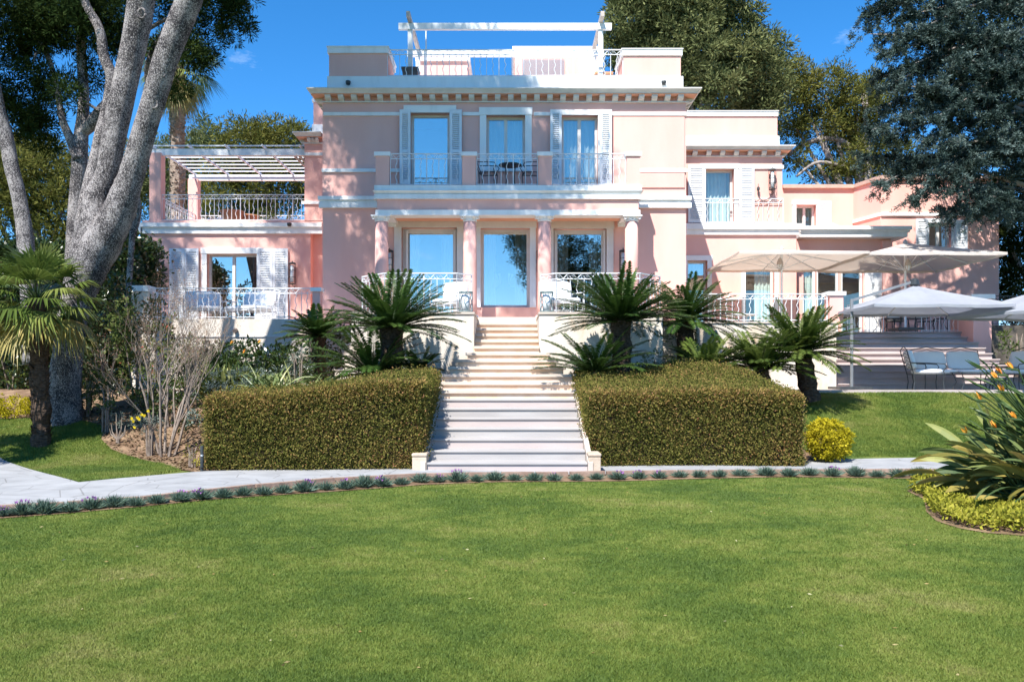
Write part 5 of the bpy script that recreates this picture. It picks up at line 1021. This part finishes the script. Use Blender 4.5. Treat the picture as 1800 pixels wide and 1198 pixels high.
def strelitzia(label, x, y, z, n, hgt, spread, bl, bw, nfl, seed, m='strel', old='strely', emin=25):
    rng = np.random.default_rng(seed); o = thing('bird_of_paradise_plant', label, 'plant', (x, y, z)); A = []; RA = []; B = []; RB = []; q = MB()
    for i in range(n):
        f = rng.random(); az = rng.random()*6.283; el = math.radians(84-(84-emin)*f**1.1); b = (x+spread*.35*(rng.random()*2-1), y+spread*.35*(rng.random()*2-1), z)
        st = hgt*(.45+.4*rng.random()); v = paddle(rng, b, az, el, st, bl*(.75+.5*rng.random()), bw*(.7+.5*rng.random()), .25+.9*f)
        q.tube([b, tuple(v[0][0])], [.012, .009], 4)
        r0 = rng.random()*.8
        if f > .5 and rng.random() < .38: B.append(v); RB.append(np.full(len(v), r0)+rng.normal(size=len(v))*.06)
        else: A.append(v); RA.append(np.full(len(v), r0)+rng.normal(size=len(v))*.06)
    q.build('stalks', LM['strel'], o); leaves('leaf_blades', np.concatenate(A), np.concatenate(RA), m, o)
    if B: leaves('old_leaf_blades', np.concatenate(B), np.concatenate(RB), old, o)
    return o, rng
def flower(o, rng, base, tip, az):
    q = MB(); tip = Vector(tip); q.tube([base, (Vector(base)+tip)/2+Vector((0, 0, .03)), tip], [.01, .009, .008], 5); d = Vector((math.cos(az), math.sin(az)*.5, .12)).normalized()
    q.tube([tip, tip+d*.07, tip+d*.17], [.012, .017, .002], 6); q.build('flower_stem', LM['strel'], o); V2 = []
    for a in (-.5, -.15, .2, .55, .9): V2.append(kites(np.array([tip+d*.05]), norm(np.array([[d.x*.5-.3*a*d.x, rng.normal()*.25, .9-.3*abs(a)]])+np.array([[a*.5*(1 if d.x > 0 else -1), 0, 0]])),   .10+.03*rng.random(), .028, rng))
    n = np.concatenate(V2); me = leaves('flower', n, np.zeros(len(n)), M['petal'], o)
bx2, by2 = 6.62, 10.0
o, rng = strelitzia('large bird of paradise plant with orange flowers at the right edge of the lawn', bx2, by2, 0, 800, .95, 1.7, .60, .12, 9, 101, emin=8)
for (a, b, d) in ((1770, 660, 9.9), (1763, 668, 9.6), (1773, 690, 9.5), (1797, 700, 9.4), (1708, 764, 9.6), (1796, 738, 9.3), (1733, 705, 9.7), (1760, 755, 9.3), (1790, 650, 10)):
    flower(o, rng, (bx2-.2, by2, .5), (X(a, d), d, Z(b, d)), math.pi if a != 1797 else 0)
rng = np.random.default_rng(33)     # bare pointed bracts standing out of the clump
q = MB()
for i in range(26):
    a, b = rng.uniform(1715, 1830), rng.uniform(640, 760); d = rng.uniform(9.3, 10.3); T = Vector((X(a, d), d, Z(b, d))); q.tube([(bx2-.2, by2, .5), (T+Vector((bx2-.2, by2, .5)))/2+Vector((0, 0, .06)), T], [.012, .010, .006], 5); dd = Vector((-.8, rng.normal()*.3, .45)).normalized(); q.tube([T, T+dd*.10, T+dd*.22], [.008, .013, .002], 5)
q.build('flower_stalks', LM['iris'], o)
x, z = zx(395, 680, 17.9); o, rng = strelitzia('dark bird of paradise clump behind the left hedge, nearer the bare shrub', x, 17.9, .75, 230, .75, .9, .5, .10, 3, 102, emin=45)
for a, b in ((448, 604), (422, 622), (400, 606)): flower(o, rng, (x, 17.9, 1), (X(a, 17.8), 17.8, Z(b, 17.8)), 0)
x, z = zx(440, 670, 18.0); o, rng = strelitzia('bird of paradise clump with upright leaves beside the striped blades', x, 18.2, .78, 150, .7, .7, .5, .09, 3, 103, emin=50)
def blades(name, label, x, y, z, n, ln, wd, m, seed, spread=.2):
    rng = np.random.default_rng(seed); o = thing(name, label, 'plant', (x, y, z)); A = []; RA = []
    for i in range(n):
        az = rng.random()*6.283; el = math.radians(85-50*rng.random()); v = paddle(rng, (x+spread*rng.normal()*.5, y+spread*rng.normal()*.5, z), az, el, .03, ln*(.6+.6*rng.random()), wd, .5+1.3*rng.random()); A.append(v); RA.append(np.full(len(v), rng.random()))
    leaves('leaf_blades', np.concatenate(A), np.concatenate(RA), m, o)
x, z = zx(485, 665, 17.3); blades('striped_blade_plant', 'clump of pale striped sword leaves above the left hedge', x, 17.2, 1.1, 200, .80, .04, 'iris', 111, .5)
x, z = zx(565, 660, 17.0); blades('striped_blade_plant', 'tuft of yellowish sword leaves just behind the left hedge top', x, 16.9, 1.3, 36, .35, .025, 'iris', 112, .3)

# golden ground cover island
rng = np.random.default_rng(120); c = 60000; ip = np.array(isl); x = rng.uniform(ip[:, 0].min(), ip[:, 0].max(), c); y = rng.uniform(ip[:, 1].min(), ip[:, 1].max(), c); k = inpoly(x, y, isl); x, y = x[k], y[k]
z = .03+.10*rng.random(len(x))**.6*(1+.5*np.sin(x*6)*np.sin(y*5)); P = np.stack([x, y, z], 1); D_ = norm(rng.normal(size=P.shape)+np.array([0, -.3, .5]))
o = leaves('ground_cover', kites(P, D_, .05+.02*rng.random(len(x)), .026, rng), .45+rng.normal(size=len(x))*.22, 'gcover'); tag(o, 'low golden leafy ground cover under the large bird of paradise plant', 'ground cover'); o['kind'] = 'stuff'
struct(sheet('soil_edge', [(a-.05 if a < 6.8 else a, b-.05) for a, b in isl], .012, 'soil', .4))

# lavender tufts along the lawn edge
txs = [5, 42, 81, 122, 161, 202, 238, 275, 318, 354, 392, 428, 464, 499, 537, 573, 607, 640, 673, 706, 740, 771, 804, 838, 870, 905, 940, 974, 1013, 1049, 1086, 1122, 1159, 1195, 1229, 1265, 1303, 1347, 1387, 1424, 1464, 1504, 1541, 1578, 1617, 1655]
ords = 'first second third fourth fifth sixth seventh eighth ninth tenth eleventh twelfth thirteenth fourteenth fifteenth sixteenth seventeenth eighteenth nineteenth twentieth twenty-first twenty-second twenty-third twenty-fourth twenty-fifth twenty-sixth twenty-seventh twenty-eighth twenty-ninth thirtieth thirty-first thirty-second thirty-third thirty-fourth thirty-fifth thirty-sixth thirty-seventh thirty-eighth thirty-ninth fortieth forty-first forty-second forty-third forty-fourth forty-fifth forty-sixth'.split()
flow = {0, 1, 4, 8, 9, 14, 16, 18, 21, 22, 27, 30, 31, 32, 40}
def lin(pts, x):
    for (a, b), (c, d) in zip(pts[:-1], pts[1:]):
        if a <= x <= c: return b+(d-b)*(x-a)/(c-a)
protos = []
def tuft(seed, fl):
    rng = np.random.default_rng(seed); n = 340; az = rng.random(n)*6.283; el = np.radians(20+65*rng.random(n)); D_ = np.stack([np.cos(az)*np.cos(el), np.sin(az)*np.cos(el), np.sin(el)], 1)
    o = thing('lavender_tuft', '', 'plant', (0, 0, 0)); P = D_*.015*np.array([1, 1, 0])+np.stack([rng.normal(size=n)*.02, rng.normal(size=n)*.02, 0*az], 1)
    leaves('foliage', kites(P, D_*np.array([1.25, 1.25, .9]), .09+.07*rng.random(n), .011, rng), rng.random(n), 'lav', o, True)
    if fl:
        n = 6; az = rng.random(n)*6.283; el = np.radians(50+35*rng.random(n)); D_ = np.stack([np.cos(az)*np.cos(el), np.sin(az)*np.cos(el), np.sin(el)], 1); P = D_*.115
        leaves('flowers', np.concatenate([kites(P, norm(D_+rng.normal(size=D_.shape)*.5), .03, .018, rng) for _ in range(3)]), rng.random(n*3), 'purple', o, True)
    return o
pa = [tuft(130+i, False) for i in range(3)]; pb = [tuft(140+i, True) for i in range(3)]; used = set()
for i, px in enumerate(txs):
    src = (pb if i in flow else pa)[i % 3]
    o = src if src.name not in used else copy_tree(src); used.add(src.name)
    py = lin(FRONT, px)*.80+lin(EDGE, px)*.20+random.uniform(-1.2, 1.0); x, y, z = G(px, py); o.location = (x, y, z+.012); o.rotation_euler = (0, 0, random.uniform(0, 6.28)); s = random.uniform(.88, 1.28); o.scale = (s, s, s*random.uniform(.85, 1.1))
    o['label'] = 'blue-green tuft%s in the lawn edging, %s from the left' % (' with purple flowers' if i in flow else '', ords[i]); o['category'] = 'plant'; o['group'] = 'blue-green tufts along the curved lawn edge'
ex, ey, ez = G(294, 882); tag(MB().lathe(ex, ey, [(.03, 0), (.03, .05), (.0, .06)], 8).build('garden_spotlight', 'dark'), 'tiny dark ground light among the tufts in the lawn edging', 'garden light')
# bollard light by the hedge
x, y, z = G(355, 831); B1 = thing('bollard_light', 'slim dark bollard light at the left end of the clipped hedge', 'garden light', (x, y, z)); MB().lathe(x, y, [(.028, z-.02), (.028, z+.26)], 10).build('post', 'dark', B1); MB().lathe(x, y, [(.022, z+.26), (.022, z+.285)], 10).build('lamp_glass', 'lampglass', B1); MB().lathe(x, y, [(.028, z+.285), (.028, z+.42), (.0, z+.43)], 10).build('cap', 'dark', B1)

# ---------------------------------------------------------------- furniture
def canvas(base):
    m = M[base]; t = m.node_tree; p = t.nodes["Principled BSDF"]; src = p.inputs['Base Color'].links[0].from_socket; tr = t.nodes.new("ShaderNodeBsdfTranslucent"); ms = t.nodes.new("ShaderNodeMixShader"); ms.inputs[0].default_value = .55
    t.links.new(src, tr.inputs['Color']); t.links.new(p.outputs[0], ms.inputs[1]); t.links.new(tr.outputs[0], ms.inputs[2]); t.links.new(ms.outputs[0], t.nodes["Material Output"].inputs[0])
canvas('beige'); canvas('bluec')
def parasol(label, cx, cy, zl_, za, hx, hy, m, floor, pole='center', rz=0., group='parasols over the right terrace and patio', ribm='iron', polexy=None):
    o = thing('parasol', label, 'parasol', (cx, cy, floor), group=group); q = MB(); ca, sa = math.cos(rz), math.sin(rz); R = lambda x, y: (cx+x*ca-y*sa, cy+x*sa+y*ca)
    ring = [(-hx, -hy), (0, -hy), (hx, -hy), (hx, 0), (hx, hy), (0, hy), (-hx, hy), (-hx, 0)]; nr = 6; vs = [(cx, cy, za)]; fs = []
    sub = []
    for i in range(8):
        a, b = ring[i], ring[(i+1) % 8]
        for k in range(4): t = k/4; sub.append((a[0]*(1-t)+b[0]*t, a[1]*(1-t)+b[1]*t, math.sin(t*math.pi)))
    n = len(sub)
    for j in range(1, nr+1):
        f = j/nr
        for (x, y, s) in sub:
            X_, Y_ = R(x*f, y*f); rel = max(abs(x)/hx, abs(y)/hy); vs.append((X_, Y_, za+(zl_-za)*f**.92-.05*s*f*(1.0 if j < nr else .4)))
    for i in range(n): fs.append((0, 1+i, 1+(i+1) % n))
    for j in range(nr-1):
        for i in range(n): a = 1+j*n; fs.append((a+i, a+n+i, a+n+(i+1) % n, a+(i+1) % n))
    q.add(vs, fs); 
    e0 = 1+(nr-1)*n; k0 = len(q.v); q.v += [(v[0], v[1], v[2]-.07) for v in vs[e0:]]
    for i in range(n): q.f.append((e0+i, k0+i, k0+(i+1) % n, e0+(i+1) % n))
    c = q.build('canopy', m, o)
    sol = c.modifiers.new('thickness', 'SOLIDIFY'); sol.thickness = .006
    for x, y in ring:
        X_, Y_ = R(x*.98, y*.98); r = MB().beam((cx, cy, za-.06), (X_, Y_, zl_-.035), .022, .03); r.build('rib', ribm, o)
        X2, Y2 = R(x*.5, y*.5)
        if pole == 'center': MB().beam((cx, cy, zl_-.25), (X2, Y2, (za+zl_)/2-.08), .018, .018).build('strut', ribm, o)
    if pole == 'center':
        MB().tube([(cx, cy, floor), (cx, cy, za)], .035, 10).build('pole', 'iron', o); MB().box(cx-.35, cx+.35, cy-.35, cy+.35, floor, floor+.07).build('base', 'dark', o)
        MB().lathe(cx, cy, [(.06, za-.02), (.07, za+.03), (.02, za+.10)], 10).build('finial', m, o)
    else:
        px_, py_ = polexy; q = MB(); q.tube([(px_, py_, floor), (px_, py_, za-.35)], .04, 10); q.build('pole', 'gmetal', o)
        MB().beam((px_, py_, za-.38), (cx, cy, za+.10), .05, .06).build('arm', 'gmetal', o); MB().lathe(cx, cy, [(.05, za-.03), (.11, za+.02), (.10, za+.14), (.03, za+.18)], 12).build('hub', 'dark', o); MB().box(px_-.4, px_+.4, py_-.3, py_+.5, floor, floor+.06).build('base', 'dark', o)
    return o
parasol('left of the two big beige square parasols, beside the villa wall', 7.85, 24.85, 4.93, 5.26, 1.75, 1.95, 'beige', TZR)
parasol('right big beige square parasol with sunlit top, under the cedar', 11.45, 24.85, 4.90, 5.46, 1.85, 1.95, 'beige', TZR)
parasol('low grey-blue parasol with dappled shade over the patio sofa', 9.9, 21.0, 3.22, 3.80, 1.62, 1.5, 'bluec', 1.25, 'arm', .0, polexy=(8.32, 20.9))
parasol('grey-blue parasol cut off by the right edge of the picture', 12.95, 20.2, 3.05, 3.75, 1.75, 1.6, 'bluec', 1.25, 'arm', .3, polexy=(14.2, 20.6))
def hang_lantern(px, py, d, ztop, label):
    x, z = X(px, d), Z(py, d); o = thing('hanging_lantern', label, 'lantern', (x, d, z), group='lanterns hanging under the beige parasols')
    MB().tube([(x, d, ztop), (x, d, z+.22)], .004, 4).build('cord', 'dark', o)
    MB().lathe(x, d, [(.01, z+.22), (.05, z+.18), (.085, z+.10), (.085, z+.02)], 8).build('cap', 'wood', o); q = MB()
    for k in range(6): a = k*math.pi/3; q.tube([(x+.085*math.cos(a), d+.085*math.sin(a), z+.10), (x+.09*math.cos(a), d+.09*math.sin(a), z-.02), (x+.04*math.cos(a), d+.04*math.sin(a), z-.14), (x, d, z-.20)], .007, 4)
    q.build('cage', 'wood', o); MB().lathe(x, d, [(.07, z+.1), (.075, z-.02), (.03, z-.12)], 8).build('lamp_glass', 'lampglass', o)
hang_lantern(1371, 466, 24.85, 5.1, 'small metal lantern under the left beige parasol'); hang_lantern(1596, 468, 24.4, 5.2, 'small metal lantern under the right beige parasol')

def cushion(x0, x1, y0, y1, z0, z1, name, m, parent):
    q = MB(); nx = ny = 6; vs = []; fs = []
    cx, cy, cz = (x0+x1)/2, (y0+y1)/2, (z0+z1)/2
    bm = bmesh.new(); bmesh.ops.create_cube(bm, size=1); bmesh.ops.subdivide_edges(bm, edges=bm.edges[:], cuts=4, use_grid_fill=True)
    for v in bm.verts:
        p = v.co*2; s = max(abs(p.x), abs(p.y), abs(p.z)); nrm = p.length; f = 1-.16*max(0, (nrm-1)/.732)
        v.co = Vector((cx+p.x*(x1-x0)/2*f, cy+p.y*(y1-y0)/2*f, cz+p.z*(z1-z0)/2*f))
    q.v = [tuple(v.co) for v in bm.verts]; q.f = [tuple(v.index for v in f.verts) for f in bm.faces]; bm.free(); return q.build(name, m, parent, True, True)
def iron_seat(name, label, cat, loc, rz, width=.66, seats=1, m='dark', depth=.68, sh=.36, bh=.95, cush=True, group=None, arms=True):
    o = thing(name, label, cat, loc, rz, group); w2 = width/2; hw = .012
    for sx in (-1, 1):
        for yy in (-depth/2, depth/2): MB().tube([(sx*w2, yy, 0), (sx*(w2-.02), yy*.93, sh*.5), (sx*w2, yy, sh)], .013, 6).build('leg', m, o, local=True)
    q = MB()
    for a, b in (((-w2, -depth/2), (w2, -depth/2)), ((w2, -depth/2), (w2, depth/2)), ((w2, depth/2), (-w2, depth/2)), ((-w2, depth/2), (-w2, -depth/2))): q.beam((*a, sh), (*b, sh), .025, .02)
    for t in np.linspace(-w2, w2, int(width/.12)+1)[1:-1]: q.beam((t, -depth/2, sh), (t, depth/2, sh), .012, .008)
    q.build('seat_frame', m, o, local=True)
    q = MB(); yb = depth/2; tk = .16; ns = seats
    for sx in (-1, 1): q.tube([(sx*w2, yb, sh), (sx*w2, yb+tk, bh)], .013, 6)
    for s in range(ns):
        x0 = -w2+width*s/ns; x1 = x0+width/ns; xm = (x0+x1)/2
        q.tube([(x0, yb+tk, bh), (x0+(xm-x0)*.5, yb+tk, bh+.05), (xm, yb+tk, bh+.085), (x1-(x1-xm)*.5, yb+tk, bh+.05), (x1, yb+tk, bh)], .011, 6)
        for k in range(6):
            z = sh+.12+(bh-sh-.16)*k/5; yy = yb+tk*(z-sh)/(bh-sh); q.tube([(x0, yy, z), (xm-.12, yy, z+.02), (xm, yy, z+.07), (xm+.12, yy, z+.02), (x1, yy, z)], .006, 4)
    q.build('back_frame', m, o, local=True)
    if arms:
        for sx in (-1, 1): MB().tube([(sx*w2, yb+.07, sh+.28), (sx*w2, 0, sh+.27), (sx*w2, -depth/2, sh+.25), (sx*w2, -depth/2-.05, sh+.18), (sx*w2, -depth/2+.02, sh+.08), (sx*w2, -depth/2, sh)], .012, 6).build('armrest', m, o, local=True)
    if cush:
        for s in range(ns):
            x0 = -w2+.02+(width-.04)*s/ns; x1 = x0+(width-.04)/ns-.01
            cushion(x0, x1, -depth/2, depth/2-.04, sh+.015, sh+.13, 'seat_cushion', 'cushion', o)
            c = cushion(x0, x1, -.06, .06, -.24, .24, 'back_cushion', 'cushion', o); c.location = (0, depth/2+.02, sh+.36); c.rotation_euler = (-.28, 0, 0)
    return o
def iron_table(label, loc, w_, dp, h_, m='dark', topm='dark', round_=False, group=None):
    o = thing('metal_table', label, 'table', loc, group=group)
    if round_: MB().lathe(0, 0, [(w_/2, h_-.02), (w_/2, h_)], 24).build('tabletop', topm, o, local=True)
    else:
        q = MB(); q.box(-w_/2, w_/2, -dp/2, dp/2, h_-.02, h_); q.build('tabletop', topm, o, local=True)
    for sx in (-1, 1):
        for sy in (-1, 1):
            k = .62 if round_ else .9; x, y = sx*w_/2*k*(.7 if round_ else 1), sy*dp/2*k*(.7 if round_ else 1)
            MB().tube([(x, y, 0), (x*.8, y*.8, h_*.4), (x*.85, y*.85, h_*.6), (x, y, h_-.02)], .012, 6).build('leg', m, o, local=True)
    return o
PZ = 1.25
iron_seat('garden_armchair', 'black iron armchair with white cushions seen from the side, left end of the patio', 'armchair', (X(1632, 20.6), 20.75, PZ), math.radians(78))
iron_seat('garden_sofa', 'black iron two-seat sofa with large grey-white cushions at the foot of the steps', 'sofa', (X(1676, 21.4), 21.4, PZ), 0, 1.75, 2, bh=.98)
iron_seat('garden_armchair', 'iron armchair with white cushion partly hidden by the bird of paradise plant', 'armchair', (X(1790, 21), 21.2, PZ), math.radians(-60))
iron_table('low black iron coffee table in front of the patio sofa', (X(1715, 20.5), 20.55, PZ), .95, .5, .42)
iron_table('small black side table right of the patio sofa', (X(1762, 21.4), 21.4, PZ), .5, .45, .55)
iron_table('long dining table with pale top on the right terrace', (X(1600, 26.9), 26.9, TZR), 2.4, .9, .74, topm='shutter')
for i, (px, dd, rz, lb) in enumerate(((1566, 26.3, 180, 'leftmost near dining chair at the long table on the right terrace'), (1590, 26.3, 180, 'second near dining chair from the left at the long table'), (1616, 26.3, 180, 'third near dining chair at the long table, by the rail opening edge'), (1660, 26.3, 180, 'near dining chair behind the right leaf of the stair-top railing'), (1575, 27.55, 0, 'far-side dining chair at the left of the long table'), (1630, 27.55, 0, 'far-side dining chair at the right of the long table'))):
    iron_seat('dining_chair', lb, 'chair', (X(px, dd), dd, TZR), math.radians(rz), .46, 1, depth=.46, sh=.44, bh=.92, cush=(i % 2 == 0), group='black iron chairs around the long terrace table', arms=False)
iron_seat('sun_lounger', 'white cushioned low chair on the porch terrace right of the steps', 'armchair', (X(988, 20.4), 20.4, 3.01), math.radians(15), .8, 1, 'iron', .8, .28, .85)
iron_seat('sun_lounger', 'white cushioned low chair on the porch terrace left of the steps', 'armchair', (X(790, 20.6), 20.6, 3.01), math.radians(-20), .7, 1, 'iron', .7, .28, .8)
iron_seat('sun_lounger', 'left white cushioned lounge seat on the left terrace', 'lounge chair', (X(360, 22.9), 22.9, 3.05), math.radians(25), 1.0, 1, 'iron', .9, .26, .72, group='white lounge seats on the left terrace')
iron_seat('sun_lounger', 'right white cushioned lounge seat on the left terrace, with taller back', 'lounge chair', (X(438, 22.9), 22.9, 3.05), math.radians(-20), 1.1, 1, 'iron', .9, .26, .86, group='white lounge seats on the left terrace')
iron_table('small low white table on the right terrace behind the railing', (X(1305, 22.5), 22.5, TZR), .8, .8, .28, 'iron', 'cushion', True)
iron_seat('garden_armchair', 'dark red-brown wicker chair on the right terrace near the corner of the main wall', 'chair', (X(1262, 23.4), 23.4, TZR), math.radians(20), .6, 1, 'potd', .6, .4, .85, cush=False)
BZ = zb_+.005
iron_table('round dark bistro table on the middle balcony', (X(897, 22.85), 22.85, BZ), .62, .62, .68, round_=True)
iron_seat('bistro_chair', 'dark iron chair at the left of the balcony bistro table', 'chair', (X(858, 22.8), 22.85, BZ), math.radians(80), .42, 1, depth=.42, sh=.44, bh=.86, cush=False, group='bistro chairs on the balcony')
iron_seat('bistro_chair', 'dark iron chair at the right of the balcony bistro table', 'chair', (X(934, 22.8), 22.85, BZ), math.radians(-80), .42, 1, depth=.42, sh=.44, bh=.86, cush=False, group='bistro chairs on the balcony')
iron_seat('garden_sofa', 'white cushioned sofa on the rooftop terrace behind the railing', 'sofa', (X(955, 26.2), 26.2, ROOF), 0, 1.25, 2, 'iron', bh=.9, sh=.42)
def pot(label, px, d, z, r, h, m, square=False, plant=None, group=None, seed=1, pr=.3):
    x = X(px, d); o = thing('plant_pot', label, 'plant pot', (x, d, z), group=group)
    if square: MB().add([(x-r*.85, d-r*.85, z), (x+r*.85, d-r*.85, z), (x+r*.85, d+r*.85, z), (x-r*.85, d+r*.85, z), (x-r, d-r, z+h), (x+r, d-r, z+h), (x+r, d+r, z+h), (x-r, d+r, z+h)], [(0,3,2,1), (4,5,6,7), (0,1,5,4), (1,2,6,5), (2,3,7,6), (3,0,4,7)]).build('pot', m, o); MB().box(x-r*1.08, x+r*1.08, d-r*1.08, d+r*1.08, z+h, z+h+.06).build('rim', m, o)
    else: MB().lathe(x, d, [(r*.7, z), (r*.9, z+h*.5), (r, z+h*.9), (r*1.1, z+h*.92), (r*1.1, z+h), (r*.9, z+h), (r*.9, z+h-.06)], 20).build('pot', m, o, True)
    if plant:
        v, rr = clumpy([(x, d, z+h+pr*.6, pr, pr, pr*.8)], 90, 30, .1, .09, .3, seed, .3, .6); leaves('plant', v, rr, plant, o)
pot('dark brown square planter at the left end of the roof railing', 722, 24.0, ROOF, .22, .30, 'potd', True); pot('terracotta square planter at the right end of the roof railing', 1060, 24.3, ROOF, .24, .26, 'terra', True)
pot('small leafy pot in the middle of the rooftop terrace', 888, 24.4, ROOF, .14, .02, 'terra', False, 'shrub', seed=151, pr=.16)
pot('large terracotta pot on the left upper terrace behind the railing', 408, 28.6, zl, .36, .62, 'terra'); pot('second terracotta pot on the left upper terrace, further right', 436, 29.2, zl, .34, .58, 'terra')
pot('leafy potted plant at the right end of the left upper terrace', 515, 28, zl, .16, .14, 'terra', False, 'gcover', seed=152, pr=.3); pot('dark leafy potted plant behind the railing at the middle of the left upper terrace', 470, 29.5, zl, .3, .3, 'terra', False, 'shrub', seed=153, pr=.45)
def cage(label, px):
    d = 19.42; x = X(px, d); z0, z1 = 3.012, Z(512, d); r = .15; o = thing('cage_lantern', label, 'lantern', (x, d, z0), group='green iron lanterns flanking the top of the stairs'); q = MB()
    for zz in (z0+.02, z1-.02): q.tube([(x+r*math.cos(a), d+r*math.sin(a), zz) for a in np.linspace(0, 6.283, 17)], .014, 5)
    for k in range(8):
        a = k*math.pi/4; q.tube([(x+r*math.cos(a+.22*math.sin(t*9.4)), d+r*math.sin(a+.22*math.sin(t*9.4)), z0+(z1-z0)*t) for t in np.linspace(0, 1, 13)], .009, 4)
    q.build('cage', 'green', o); MB().lathe(x, d, [(.09, z0+.01), (.09, z1-.08)], 14).build('candle_glass', 'lampglass', o, True)
cage('green iron cage lantern left of the top steps', 819); cage('green iron cage lantern right of the top steps', 961)
